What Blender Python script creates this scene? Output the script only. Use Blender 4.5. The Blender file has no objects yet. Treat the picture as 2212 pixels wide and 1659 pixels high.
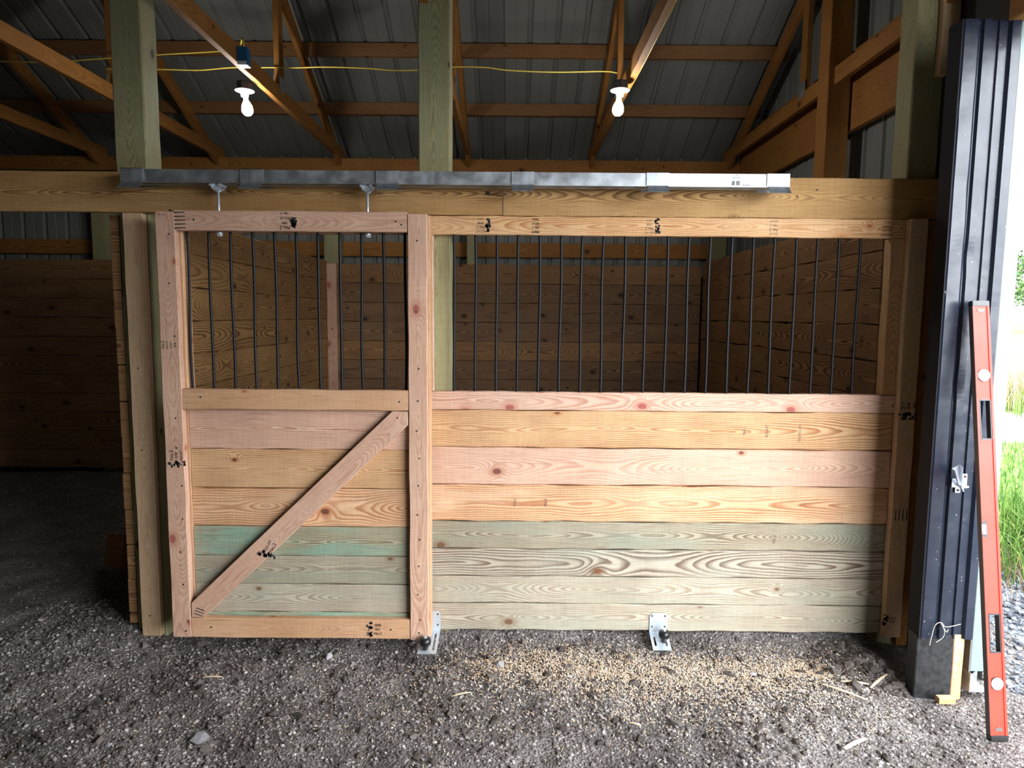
import bpy, bmesh, math, random
import numpy as np
from mathutils import Vector, Matrix

# ------------------------------------------------------------------ camera, sky, exposure
C = bpy.context.scene.collection
scene = bpy.context.scene
cam_d = bpy.data.cameras.new('camera')
cam_d.sensor_fit = 'HORIZONTAL'; cam_d.sensor_width = 36.0
cam_d.lens = 1460.1 / 2212 * 36.0
cam_d.clip_start = 0.05; cam_d.clip_end = 500
cam = bpy.data.objects.new('camera', cam_d); C.objects.link(cam)
_p, _r = 0.1004, 0.00855
_U0 = Vector((0, math.sin(_p), math.cos(_p))); _R0 = Vector((1, 0, 0))
_F = Vector((0, math.cos(_p), -math.sin(_p)))
_R = math.cos(_r) * _R0 + math.sin(_r) * _U0
_U = math.cos(_r) * _U0 - math.sin(_r) * _R0
m = Matrix((( _R.x, _U.x, -_F.x, 0), (_R.y, _U.y, -_F.y, -3.243), (_R.z, _U.z, -_F.z, 1.5655), (0, 0, 0, 1)))
cam.matrix_world = m
scene.camera = cam

world = bpy.data.worlds.new('overcast_sky'); scene.world = world
world.use_nodes = True
_n = world.node_tree.nodes; _l = world.node_tree.links
_bg = _n['Background']
_tc = _n.new('ShaderNodeTexCoord'); _sx = _n.new('ShaderNodeSeparateXYZ'); _cr = _n.new('ShaderNodeValToRGB')
_l.new(_tc.outputs['Generated'], _sx.inputs[0]); _l.new(_sx.outputs['Z'], _cr.inputs[0])
_cr.color_ramp.elements[0].position = 0.0; _cr.color_ramp.elements[0].color = (0.90, 0.93, 0.96, 1)
_cr.color_ramp.elements[1].position = 0.7; _cr.color_ramp.elements[1].color = (0.86, 0.94, 1.0, 1)
_l.new(_cr.outputs[0], _bg.inputs[0])
_mr = _n.new('ShaderNodeMapRange'); _l.new(_sx.outputs['Y'], _mr.inputs[0])     # clouds thinner and brighter on the side behind the camera
_mr.inputs[1].default_value = -0.95; _mr.inputs[2].default_value = 0.3; _mr.inputs[3].default_value = 8.5; _mr.inputs[4].default_value = 3.4
_l.new(_mr.outputs[0], _bg.inputs['Strength'])

pl = bpy.data.lights.new('door_opening_portal', 'AREA'); pl.shape = 'RECTANGLE'; pl.size = 3.45; pl.size_y = 2.8
pl.cycles.is_portal = True
po = bpy.data.objects.new('door_opening_portal', pl); C.objects.link(po)
po.location = (2.22, -2.15, 1.35)
po.rotation_euler = (math.radians(90), 0, math.radians(90))   # faces -X, into the barn

pl2 = bpy.data.lights.new('front_opening_portal', 'AREA'); pl2.shape = 'RECTANGLE'; pl2.size = .75; pl2.size_y = 2.8
pl2.cycles.is_portal = True
po2 = bpy.data.objects.new('front_opening_portal', pl2); C.objects.link(po2)
po2.location = (1.85, -3.90, 1.35); po2.rotation_euler = (math.radians(90), 0, 0)     # faces +Y, into the barn

vs = scene.view_settings
vs.view_transform = 'Standard'; vs.look = 'None'; vs.gamma = 1.0; vs.use_curve_mapping = False
vs.exposure = 1.36
BULB = 110.0

random.seed(11); rng = np.random.default_rng(11)

# ------------------------------------------------------------------ helpers
def tag(o, label=None, cat=None, group=None, kind=None):
    if label: o['label'] = label
    if cat: o['category'] = cat
    if group: o['group'] = group
    if kind: o['kind'] = kind
    return o

def empty(name, loc, label=None, cat=None, group=None):
    o = bpy.data.objects.new(name, None); C.objects.link(o); o.location = loc
    o.empty_display_size = 0.1
    return tag(o, label, cat, group)

def wloc(o):
    v = Vector((0, 0, 0))
    while o is not None:
        v += Vector(o.location); o = o.parent
    return v

def link(name, me, m, parent=None, loc=(0, 0, 0)):
    """link mesh whose vertices are relative to world point loc"""
    o = bpy.data.objects.new(name, me); C.objects.link(o)
    if m is not None: me.materials.append(m)
    if parent is not None:
        o.parent = parent; o.location = Vector(loc) - wloc(parent)
    else: o.location = loc
    return o

class MB:
    def __init__(s): s.v = []; s.f = []
    def add(s, verts, faces):
        b = len(s.v); s.v += [tuple(x) for x in verts]; s.f += [tuple(i + b for i in f) for f in faces]
    def box(s, x0, x1, y0, y1, z0, z1, M=None):
        vv = [(x0,y0,z0),(x1,y0,z0),(x1,y1,z0),(x0,y1,z0),(x0,y0,z1),(x1,y0,z1),(x1,y1,z1),(x0,y1,z1)]
        if M is not None: vv = [M @ Vector(v) for v in vv]
        s.add(vv, [(3,2,1,0),(4,5,6,7),(0,1,5,4),(1,2,6,5),(2,3,7,6),(3,0,4,7)])
    def prism(s, poly, axis, a, b, M=None):
        """poly: list of 2D points; extrude along axis 'X','Y','Z' from a to b"""
        def mk(p, t):
            q = {'X': (t, p[0], p[1]), 'Y': (p[0], t, p[1]), 'Z': (p[0], p[1], t)}[axis]
            return M @ Vector(q) if M is not None else q
        n = len(poly); vv = [mk(p, a) for p in poly] + [mk(p, b) for p in poly]
        ff = [tuple(range(n)), tuple(range(2*n-1, n-1, -1))]
        ff += [((i+1) % n, i, n+i, n+(i+1) % n) for i in range(n)]
        s.add(vv, ff)
    def tube(s, pts, r, n=8, cap=True):
        pts = [Vector(p) for p in pts]; rings = []
        rr = r if hasattr(r, '__len__') else [r]*len(pts)
        up = None
        for i, p in enumerate(pts):
            d = (pts[min(i+1, len(pts)-1)] - pts[max(i-1, 0)]).normalized()
            if up is None:
                up = Vector((0,0,1)) if abs(d.z) < .9 else Vector((0,1,0))
            a = d.cross(up).normalized(); b = a.cross(d).normalized(); up = b
            rings.append([p + rr[i]*(math.cos(t)*a + math.sin(t)*b) for t in [2*math.pi*k/n for k in range(n)]])
        vv = [v for R in rings for v in R]; ff = []
        for i in range(len(pts)-1):
            for k in range(n):
                k2 = (k+1) % n; ff.append((i*n+k, i*n+k2, (i+1)*n+k2, (i+1)*n+k))
        if cap: ff += [tuple(range(n-1, -1, -1)), tuple(range((len(pts)-1)*n, len(pts)*n))]
        s.add(vv, ff)
    def lathe(s, prof, c, n=20, M=None):
        """prof: (radius, z) list, around vertical axis at c"""
        vv = []; ff = []; c = Vector(c)
        for (r, z) in prof:
            for k in range(n):
                t = 2*math.pi*k/n; v = Vector((r*math.cos(t), r*math.sin(t), z))
                if M is not None: v = M @ v
                vv.append(c + v)
        for i in range(len(prof)-1):
            for k in range(n):
                k2 = (k+1) % n; ff.append((i*n+k, i*n+k2, (i+1)*n+k2, (i+1)*n+k))
        ff += [tuple(range(n-1, -1, -1)), tuple(range((len(prof)-1)*n, len(prof)*n))]
        s.add(vv, ff)
    def build(s, name, m, parent=None, smooth=False, bevel=0):
        vv = np.array([tuple(v) for v in s.v]); c = (vv.min(0)+vv.max(0))/2
        me = bpy.data.meshes.new(name); me.from_pydata([tuple(v) for v in (vv-c)], [], s.f); me.update()
        bm = bmesh.new(); bm.from_mesh(me); bmesh.ops.recalc_face_normals(bm, faces=bm.faces)
        if bevel: bmesh.ops.bevel(bm, geom=[e for e in bm.edges if e.calc_face_angle(0) > .5], offset=bevel, segments=2, affect='EDGES')
        bm.to_mesh(me); bm.free()
        if smooth: me.polygons.foreach_set('use_smooth', [True]*len(me.polygons))
        return link(name, me, m, parent, tuple(c))

def fast_mesh(name, V, F, m, parent=None, smooth=False, loc=(0,0,0), vcol=None):
    me = bpy.data.meshes.new(name)
    V = np.asarray(V, float) - np.array(loc); F = np.asarray(F, int)
    me.vertices.add(len(V)); me.vertices.foreach_set('co', V.ravel())
    k = F.shape[1]; me.loops.add(F.size); me.loops.foreach_set('vertex_index', F.ravel())
    me.polygons.add(len(F)); me.polygons.foreach_set('loop_start', np.arange(len(F))*k)
    me.polygons.foreach_set('loop_total', np.full(len(F), k))
    me.polygons.foreach_set('use_smooth', np.full(len(F), smooth))
    me.update(calc_edges=True)
    if vcol is not None:
        a = me.attributes.new('rnd', 'FLOAT', 'POINT'); a.data.foreach_set('value', vcol)
    return link(name, me, m, parent, loc)

# ------------------------------------------------------------------ material helpers
def col(r, g, b):
    f = lambda c: ((c/255)/12.92 if c/255 <= .04045 else ((c/255+.055)/1.055)**2.4)
    return (f(r), f(g), f(b), 1)

class NT:
    def __init__(s, tree): s.t = tree
    def n(s, typ, **kw):
        nd = s.t.nodes.new('ShaderNode'+typ)
        for k, v in kw.items(): setattr(nd, k, v)
        return nd
    def set(s, inp, v):
        if v is None: return
        if isinstance(v, bpy.types.NodeSocket): s.t.links.new(v, inp)
        else: inp.default_value = v
    def math(s, op, a, b=None, c=None, clamp=False):
        nd = s.n('Math', operation=op); nd.use_clamp = clamp
        for i, v in enumerate((a, b, c)): s.set(nd.inputs[i], v)
        return nd.outputs[0]
    def comb(s, x, y, z=0.0):
        nd = s.n('CombineXYZ')
        for i, v in enumerate((x, y, z)): s.set(nd.inputs[i], v)
        return nd.outputs[0]
    def noise(s, vec, scale=1.0, detail=2.0, rough=.5, dist=0.0):
        nd = s.n('TexNoise'); s.set(nd.inputs['Vector'], vec); nd.inputs['Scale'].default_value = scale
        nd.inputs['Detail'].default_value = detail; nd.inputs['Roughness'].default_value = rough
        nd.inputs['Distortion'].default_value = dist
        return nd.outputs['Fac']
    def mix(s, fac, a, b, blend='MIX'):
        nd = s.n('Mix', data_type='RGBA', blend_type=blend)
        s.set(nd.inputs[0], fac); s.set(nd.inputs[6], a); s.set(nd.inputs[7], b)
        return nd.outputs[2]
    def ss(s, x, a, b, o0=0.0, o1=1.0):
        nd = s.n('MapRange', interpolation_type='SMOOTHSTEP'); s.set(nd.inputs[0], x)
        nd.inputs[1].default_value = a; nd.inputs[2].default_value = b
        nd.inputs[3].default_value = o0; nd.inputs[4].default_value = o1
        return nd.outputs[0]

def new_mat(name):
    m = bpy.data.materials.new(name); m.use_nodes = True
    return m, NT(m.node_tree), m.node_tree.nodes['Principled BSDF']

def plain(name, c, rough=.5, metal=0.0, spec=.5, noise=0.0, nscale=20, coat=0):
    m, t, b = new_mat(name)
    b.inputs['Roughness'].default_value = rough; b.inputs['Metallic'].default_value = metal
    b.inputs['Specular IOR Level'].default_value = spec
    if coat: b.inputs['Coat Weight'].default_value = coat
    if noise:
        tc = t.n('TexCoord'); nz = t.noise(tc.outputs['Object'], nscale, 4, .6)
        f = t.ss(nz, .35, .65)
        dk = tuple(x*(1-noise) for x in c[:3]) + (1,)
        t.set(b.inputs['Base Color'], t.mix(f, dk, c))
        t.set(b.inputs['Roughness'], t.ss(nz, .3, .7, rough*.8, min(1, rough*1.25)))
    else: b.inputs['Base Color'].default_value = c
    return m

def make_wood_group():
    g = bpy.data.node_groups.new('pine_grain', 'ShaderNodeTree')
    I = g.interface
    def inp(n, ty, d):
        s = I.new_socket(n, in_out='INPUT', socket_type=ty); s.default_value = d
    inp('Base', 'NodeSocketColor', (.6,.4,.2,1)); inp('Late', 'NodeSocketColor', (.3,.15,.06,1))
    inp('Tint', 'NodeSocketColor', (.4,.4,.3,1)); inp('TintAmt', 'NodeSocketFloat', .3)
    inp('Knot', 'NodeSocketColor', (.2,.08,.04,1)); inp('Rings', 'NodeSocketFloat', 120.0)
    inp('Contrast', 'NodeSocketFloat', .6); inp('KnotFreq', 'NodeSocketFloat', 2.0)
    inp('Stain', 'NodeSocketFloat', .2); inp('Cath', 'NodeSocketFloat', 1.0)
    I.new_socket('Color', in_out='OUTPUT', socket_type='NodeSocketColor')
    I.new_socket('Height', in_out='OUTPUT', socket_type='NodeSocketFloat')
    t = NT(g); gi = g.nodes.new('NodeGroupInput'); go = g.nodes.new('NodeGroupOutput')
    G = gi.outputs
    uv = t.n('UVMap', uv_map='grain'); sp = t.n('SeparateXYZ'); t.set(sp.inputs[0], uv.outputs[0])
    u, v = sp.outputs[0], sp.outputs[1]
    # wandering
    w1 = t.noise(t.comb(t.math('MULTIPLY', u, 1.6), t.math('MULTIPLY', v, 5.0), .3), 1, 3, .55)
    vw = t.math('ADD', v, t.math('MULTIPLY', t.math('SUBTRACT', w1, .5), .055))
    # heart position drifts so the slice makes arches
    dn = t.noise(t.comb(t.math('MULTIPLY', u, .75), 3.1, 0), 1, 2, .5)
    dep = t.math('MULTIPLY', t.math('SUBTRACT', dn, .46), t.math('MULTIPLY', G['Cath'], .38))
    r0 = t.math('SQRT', t.math('ADD', t.math('MULTIPLY', vw, vw), t.math('MULTIPLY', dep, dep)))
    # knots
    vor = t.n('TexVoronoi', voronoi_dimensions='2D', feature='F1')
    t.set(vor.inputs['Vector'], t.comb(t.math('MULTIPLY', u, G['KnotFreq']), t.math('MULTIPLY', v, 4.5), 0))
    vor.inputs['Scale'].default_value = 1.0
    kp = t.n('SeparateXYZ'); t.set(kp.inputs[0], vor.outputs['Position'])
    du = t.math('SUBTRACT', u, t.math('DIVIDE', kp.outputs[0], G['KnotFreq']))
    dv = t.math('SUBTRACT', v, t.math('DIVIDE', kp.outputs[1], 4.5))
    kc = t.n('SeparateColor'); t.set(kc.inputs[0], vor.outputs['Color'])
    on = t.math('GREATER_THAN', kc.outputs[0], .30)
    size = t.ss(kc.outputs[1], 0, 1, .55, 1.25)
    d2 = t.math('SQRT', t.math('ADD', t.math('MULTIPLY', t.math('MULTIPLY', du, du), .45), t.math('MULTIPLY', dv, dv)))
    kd = t.math('DIVIDE', d2, size)
    bump = t.math('MULTIPLY', t.math('POWER', 2.718, t.math('MULTIPLY', t.math('MULTIPLY', kd, kd), -900.0)), .03)
    wr = t.noise(t.comb(t.math('MULTIPLY', u, 9.0), t.math('MULTIPLY', v, 26.0), 1.7), 1, 3, .6)
    r1 = t.math('ADD', r0, t.math('MULTIPLY', bump, on))
    r1 = t.math('ADD', r1, t.math('MULTIPLY', wr, .006))
    ph = t.math('FRACT', t.math('MULTIPLY', r1, G['Rings']))
    late = t.math('MULTIPLY', t.ss(ph, .25, .86), t.ss(ph, .90, 1.0, 1, 0))
    lv = t.noise(t.comb(t.math('MULTIPLY', u, 1.1), t.math('MULTIPLY', v, 7.0), 5.5), 1, 2, .5)
    late = t.math('MULTIPLY', late, t.ss(lv, .2, .7, .35, 1.0))
    fine = t.noise(t.comb(t.math('MULTIPLY', u, 7.0), t.math('MULTIPLY', v, 420.0), 2.0), 1, 2, .6)
    fac = t.math('MULTIPLY', late, G['Contrast'], clamp=True)
    c = t.mix(fac, G['Base'], G['Late'])
    tn = t.noise(t.comb(t.math('MULTIPLY', u, 1.5), t.math('MULTIPLY', v, 7.0), 9.0), 1, 3, .6)
    c = t.mix(t.math('MULTIPLY', t.ss(tn, .42, .66), G['TintAmt']), c, G['Tint'])
    # fine fibre
    bl = t.noise(t.comb(t.math('MULTIPLY', u, 2.3), t.math('MULTIPLY', v, 2.0), 21.0), 1, 3, .6)
    c = t.mix(t.ss(bl, .35, .7, .0, .35), c, t.mix(1.0, c, (.66,.58,.52,1), 'MULTIPLY'))
    saw = t.noise(t.comb(t.math('MULTIPLY', u, 75.0), t.math('MULTIPLY', v, 5.0), 23.0), 1, 3, .6)
    c = t.mix(t.ss(saw, .35, .7, .16, .0), c, t.mix(1.0, c, (.60,.55,.50,1), 'MULTIPLY'))
    hr = t.noise(t.comb(t.math('MULTIPLY', u, 5.0), t.math('MULTIPLY', v, 90.0), 31.0), 1, 3, .65)
    c = t.mix(t.ss(hr, .52, .72, .0, .40), c, t.mix(1.0, c, (.50,.42,.36,1), 'MULTIPLY'))
    c = t.mix(t.ss(fine, .3, .7, .0, .32), c, t.mix(1.0, c, (.45,.42,.40,1), 'MULTIPLY'))
    # blotchy weather stain
    st = t.noise(t.comb(t.math('MULTIPLY', u, 3.3), t.math('MULTIPLY', v, 12.0), 14.0), 1, 5, .65)
    c = t.mix(t.math('MULTIPLY', t.ss(st, .5, .75), G['Stain']), c, t.mix(1.0, c, (.42,.36,.33,1), 'MULTIPLY'))
    # knot heart
    kn = t.math('MULTIPLY', t.ss(kd, .0085, .0145, 1, 0), on)
    rim = t.math('MULTIPLY', t.ss(kd, .012, .034, 1, 0), t.math('MULTIPLY', on, .6))
    c = t.mix(rim, c, G['Late']); c = t.mix(t.math('MULTIPLY', kn, .9), c, G['Knot'])
    g.links.new(c, go.inputs['Color'])
    g.links.new(t.math('ADD', t.math('MULTIPLY', fine, .4), t.math('MULTIPLY', late, -.5)), go.inputs['Height'])
    return g
WG = make_wood_group()

def wood(name, base, late, tint=None, tamt=.3, knot=(120,62,52), rings=110, con=.55, kf=1.3, stain=.15, cath=1.0, rough=.72):
    m, t, b = new_mat(name)
    g = m.node_tree.nodes.new('ShaderNodeGroup'); g.node_tree = WG
    g.inputs['Base'].default_value = col(*base); g.inputs['Late'].default_value = col(*late)
    g.inputs['Tint'].default_value = col(*(tint or base)); g.inputs['TintAmt'].default_value = tamt if tint else 0
    g.inputs['Knot'].default_value = col(*knot); g.inputs['Rings'].default_value = rings
    g.inputs['Contrast'].default_value = con; g.inputs['KnotFreq'].default_value = kf
    g.inputs['Stain'].default_value = stain; g.inputs['Cath'].default_value = cath
    t.set(b.inputs['Base Color'], g.outputs['Color']); b.inputs['Roughness'].default_value = rough
    b.inputs['Specular IOR Level'].default_value = .25
    bp = t.n('Bump'); bp.inputs['Strength'].default_value = .35; bp.inputs['Distance'].default_value = .0015
    t.set(bp.inputs['Height'], g.outputs['Height']); t.set(b.inputs['Normal'], bp.outputs[0])
    return m

W = {
 'door':   wood('fresh_pinkish_pine', (208,170,146), (166,112,88), (212,178,156), .5, knot=(146,78,70), rings=150, con=.55, kf=2.2, stain=.06, cath=1.3),
 'door2':  wood('fresh_tan_pine', (204,162,124), (170,118,80), (212,170,140), .5, knot=(150,88,70), rings=170, con=.45, kf=1.4, stain=.08),
 'rail':   wood('golden_pine', (214,172,124), (168,104,58), (222,186,144), .5, knot=(140,78,50), rings=120, con=.75, kf=2.4, stain=.08),
 'prail':  wood('pink_rail_pine', (216,180,158), (176,116,96), (222,190,168), .5, knot=(150,76,72), rings=110, con=.7, kf=2.2, stain=.05),
 'beam': wood('yellow_pine_beam', (192,152,98), (114,72,36), (194,158,110), .4, knot=(60,32,22), rings=190, con=.95, kf=.7, stain=.28, cath=.8),
 'porange': wood('orange_grained_plank', (214,176,134), (158,94,46), (208,166,124), .4, knot=(84,44,30), rings=120, con=1.0, kf=.8, stain=.14),
 'ppink': wood('pink_grained_plank', (220,184,160), (168,112,88), (212,170,152), .4, knot=(110,60,50), rings=130, con=.85, kf=.8, stain=.14),
 'ppeach': wood('peach_blotched_plank', (220,178,138), (164,98,60), (228,194,162), .5, knot=(96,54,40), rings=95, con=1.0, kf=.8, stain=.25),
 'pgreen': wood('grey_green_treated_plank', (176,166,144), (112,94,76), (148,156,140), .6, knot=(98,68,46), rings=150, con=.9, kf=1.0, stain=.25),
 'pgreen2': wood('strongly_ringed_treated_plank', (186,176,158), (92,64,46), (160,166,154), .4, knot=(112,70,40), rings=80, con=1.0, kf=.8, stain=.25),
 'pgreen3': wood('pale_treated_plank', (188,178,160), (128,106,82), (168,172,156), .5, knot=(104,72,50), rings=150, con=.85, kf=1.0, stain=.2),
 'pteal': wood('teal_tinged_plank', (178,170,144), (106,88,66), (132,168,148), .75, knot=(104,68,44), rings=140, con=.9, kf=1.2, stain=.2),
 'post': wood('green_treated_post', (164,158,118), (118,106,74), (146,152,118), .6, knot=(60,46,34), rings=150, con=.6, kf=.9, stain=.3, cath=1.0),
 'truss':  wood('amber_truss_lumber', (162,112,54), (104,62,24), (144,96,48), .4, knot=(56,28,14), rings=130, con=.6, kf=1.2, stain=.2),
 'purlin': wood('brown_purlin_lumber', (142,102,64), (104,70,40), (132,92,58), .4, knot=(60,34,22), rings=130, con=.4, kf=1.3, stain=.2),
 'inner': wood('brown_stall_lining', (160,122,82), (84,54,32), (132,98,66), .6, knot=(44,26,18), rings=120, con=1.0, kf=1.5, stain=.6),
 'inner2': wood('brown_grey_stall_lining', (142,112,82), (74,52,36), (118,88,64), .6, knot=(40,24,18), rings=130, con=.95, kf=1.9, stain=.6),
 'wleft': wood('left_partition_plank', (176,138,90), (96,60,30), (150,114,78), .6, knot=(54,32,22), rings=85, con=1.0, kf=.9, stain=.5, cath=1.2),
 'stud':   wood('pale_stud', (212,182,146), (180,140,104), (206,170,140), .5, knot=(120,70,60), rings=150, con=.4, kf=1.1, stain=.08),
}
M_black = plain('black_bar_paint', (.004,.004,.006,1), .5, 0, .28)
M_galv = None
def galv():
    m, t, b = new_mat('galvanised_steel')
    tc = t.n('TexCoord'); nz = t.noise(tc.outputs['Object'], 14, 4, .6)
    t.set(b.inputs['Base Color'], t.mix(t.ss(nz,.35,.7), (.36,.38,.40,1), (.54,.58,.62,1)))
    b.inputs['Metallic'].default_value = .85; t.set(b.inputs['Roughness'], t.ss(nz,.3,.7,.34,.5))
    return m
M_galv = galv()
M_zinc = plain('bright_zinc', (.62,.68,.74,1), .32, .55, .5)
M_white_pl = plain('white_plastic', (.55,.57,.58,1), .4)
M_rubber = plain('black_rubber', (.01,.01,.011,1), .35)
M_ink = plain('black_stamp_ink', (.022,.022,.026,1), .8, 0, .2)
M_screw = plain('dark_screw_hole', (.03,.022,.018,1), .7, .2)
M_yellow = plain('yellow_cable_sheath', (.72,.55,.08,1), .5)
M_blue = plain('blue_plastic_box', (.01,.10,.24,1), .4)
M_red = plain('red_painted_aluminium', (.80,.03,.012,1), .42, 0, .35, noise=.06, nscale=6)
M_greyalu = plain('dark_grey_aluminium', (.09,.075,.07,1), .5, .3)
M_liner = plain('light_grey_steel_liner', (.175,.177,.160,1), .6, .0, .3, noise=.10, nscale=3)
M_mint = plain('pale_mint_door_edge', (.15,.215,.21,1), .45)
M_twine = plain('pale_twine', (.62,.56,.42,1), .8)

# ------------------------------------------------------------------ lumber
def board(name, p0, p1, w, th, wdir, mat, parent=None, jit=0.0008, cham=.003, seed=None, ends=None):
    """lumber from p0 to p1 (centre line), w wide along wdir, th thick; slightly uneven edges"""
    p0 = Vector(p0); p1 = Vector(p1); L = (p1-p0).length; d = (p1-p0)/L
    wd = Vector(wdir); wd = (wd - wd.dot(d)*d).normalized(); td = d.cross(wd).normalized()
    n = max(1, int(L/.06)) if jit > 0 else 1
    so = random.uniform(0, 60) if seed is None else seed
    ss = np.linspace(0, L, n+1)
    def wob(a):
        r = np.zeros(n+1)
        for k in range(5):
            r += math.cos(random.random()*6.28)*0 + np.sin(ss*random.uniform(2, 26)+random.random()*6.28)*a/ (1+.5*k)
        return r
    A, B, T = wob(jit), wob(jit), wob(jit*.7)
    hw, ht, c = w/2, th/2, min(cham, th*.3)
    V = []; cs = []
    for i in range(n+1):
        a, b, q = -hw+A[i], hw+B[i], T[i]
        ring = [(a+c,-ht+q),(b-c,-ht+q),(b,-ht+c+q),(b,ht-c+q),(b-c,ht+q),(a+c,ht+q),(a,ht-c+q),(a,-ht+c+q)]
        e0 = e1 = 0
        for (x, y) in ring:
            s = ss[i]
            if ends:   # slanted end cuts: shift proportional to width coordinate
                if i == 0: s = ends[0](x)
                if i == n: s = L + ends[1](x)
            V.append(p0 + d*s + wd*x + td*y); cs.append((s, x, y))
    F = []
    for i in range(n):
        for k in range(8):
            k2 = (k+1) % 8; F.append((i*8+k, i*8+k2, (i+1)*8+k2, (i+1)*8+k))
    F.append(tuple(range(7, -1, -1))); F.append(tuple(range(n*8, n*8+8)))
    mid = (p0+p1)/2
    me = bpy.data.meshes.new(name); me.from_pydata([tuple(v-mid) for v in V], [], F); me.update()
    uvl = me.uv_layers.new(name='grain')
    uvs = np.zeros((len(me.loops), 2))
    for p in me.polygons:
        k = p.index % 8 if p.index < n*8 else -1
        for li in p.loop_indices:
            s, x, y = cs[me.loops[li].vertex_index]
            if k == -1: uvs[li] = (so + y*.4+x*.3, x)
            elif k in (0, 4): uvs[li] = (so + s, x)
            elif k in (1,2,3): uvs[li] = (so + s, hw + (y+ht))
            else: uvs[li] = (so + s, -hw - (y+ht))
    uvl.data.foreach_set('uv', uvs.ravel())
    bm = bmesh.new(); bm.from_mesh(me); bmesh.ops.recalc_face_normals(bm, faces=bm.faces); bm.to_mesh(me); bm.free()
    return link(name, me, mat, parent, tuple(mid))

def hplank(name, x0, x1, y0, y1, z0, z1, mat, parent=None, **k):     # runs along X, wide in Z
    return board(name, (x0,(y0+y1)/2,(z0+z1)/2), (x1,(y0+y1)/2,(z0+z1)/2), z1-z0, y1-y0, (0,0,1), mat, parent, **k)
def yplank(name, x0, x1, y0, y1, z0, z1, mat, parent=None, **k):     # runs along Y
    return board(name, ((x0+x1)/2,y0,(z0+z1)/2), ((x0+x1)/2,y1,(z0+z1)/2), z1-z0, x1-x0, (0,0,1), mat, parent, **k)
def vstud(name, x0, x1, y0, y1, z0, z1, mat, parent=None, **k):      # vertical, wide face seen from -Y
    return board(name, ((x0+x1)/2,(y0+y1)/2,z0), ((x0+x1)/2,(y0+y1)/2,z1), x1-x0, y1-y0, (1,0,0), mat, parent, **k)

# ------------------------------------------------------------------ grade stamps
def text_mesh(txt, size):
    cu = bpy.data.curves.new('stamp_text', 'FONT'); cu.body = txt; cu.size = size; cu.extrude = .00025
    cu.align_x = 'CENTER'; cu.align_y = 'CENTER'
    o = bpy.data.objects.new('stamp_text', cu); C.objects.link(o)
    dg = bpy.context.evaluated_depsgraph_get(); dg.update()
    me = bpy.data.meshes.new_from_object(o.evaluated_get(dg))
    vv = [tuple(v.co) for v in me.vertices]; ff = [tuple(p.vertices) for p in me.polygons]
    bpy.data.objects.remove(o); bpy.data.curves.remove(cu); bpy.data.meshes.remove(me)
    return vv, ff

def stamp(lines, centre, size, rot, parent, blob=True, y=None, name='grade_stamp', mat=None, xdir=(1,0,0), zdir=(0,0,1), strokes=0):
    """lines of ink on a face; local text plane (a,b) -> a*xdir + b*zdir; rot degrees turns it"""
    mb = MB(); X = Vector(xdir); Z = Vector(zdir); N = X.cross(Z)
    cr, sr = math.cos(math.radians(rot)), math.sin(math.radians(rot)); c = Vector(centre)
    def put(vv, ff, ox, oy):
        out = []
        for (a, b, h) in vv:
            a += ox; b += oy
            out.append(c + X*(cr*a - sr*b) + Z*(sr*a + cr*b) + N*h)
        mb.add(out, ff)
    n = len(lines)
    for i, (txt, k) in enumerate(lines):
        vv, ff = text_mesh(txt, size*k); put(vv, ff, 0, (n/2-i-.5)*size*1.02)
    if blob:
        rs = random.Random(int(centre[0]*1000)+7)
        for q in range(16):
            ox = -size*(1.35+1.1*rs.random()); oy = size*(rs.random()*3.4-1.7); w_ = size*(.18+.30*rs.random()); h_ = size*(.12+.30*rs.random())
            put([(-w_,-h_,0),(w_*rs.random(),-h_*1.2,0),(w_,h_*rs.uniform(-.5,.8),0),(-w_*rs.random(),h_,0)], [(0,1,2,3)], ox, oy)
    for q in range(strokes):
        w = size*.28; z0 = (q-(strokes-1)/2)*size*.9
        put([(-size*1.4,z0-w/2,0),(size*1.4,z0-w/3,0),(size*1.5,z0+w/3,0),(-size*1.3,z0+w/2,0)], [(0,1,2,3)], 0, 0)
    o = mb.build(name, mat or M_ink, parent)
    return o

screw_me = None
def screw(x, y, z, parent, ax='Y', r=.0042):
    global screw_me
    if screw_me is None:
        b = MB(); n = 8
        b.prism([(math.cos(6.283*k/n), math.sin(6.283*k/n)) for k in range(n)], 'Y', -.12, .12)
        o = b.build('screw', M_screw); screw_me = o.data; bpy.data.objects.remove(o)
    o = bpy.data.objects.new('screw', screw_me); C.objects.link(o)
    o.scale = (r, r, r)
    if ax == 'X': o.rotation_euler = (0, 0, math.pi/2)
    o.parent = parent; o.location = Vector((x, y, z)) - wloc(parent)
    return o

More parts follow.
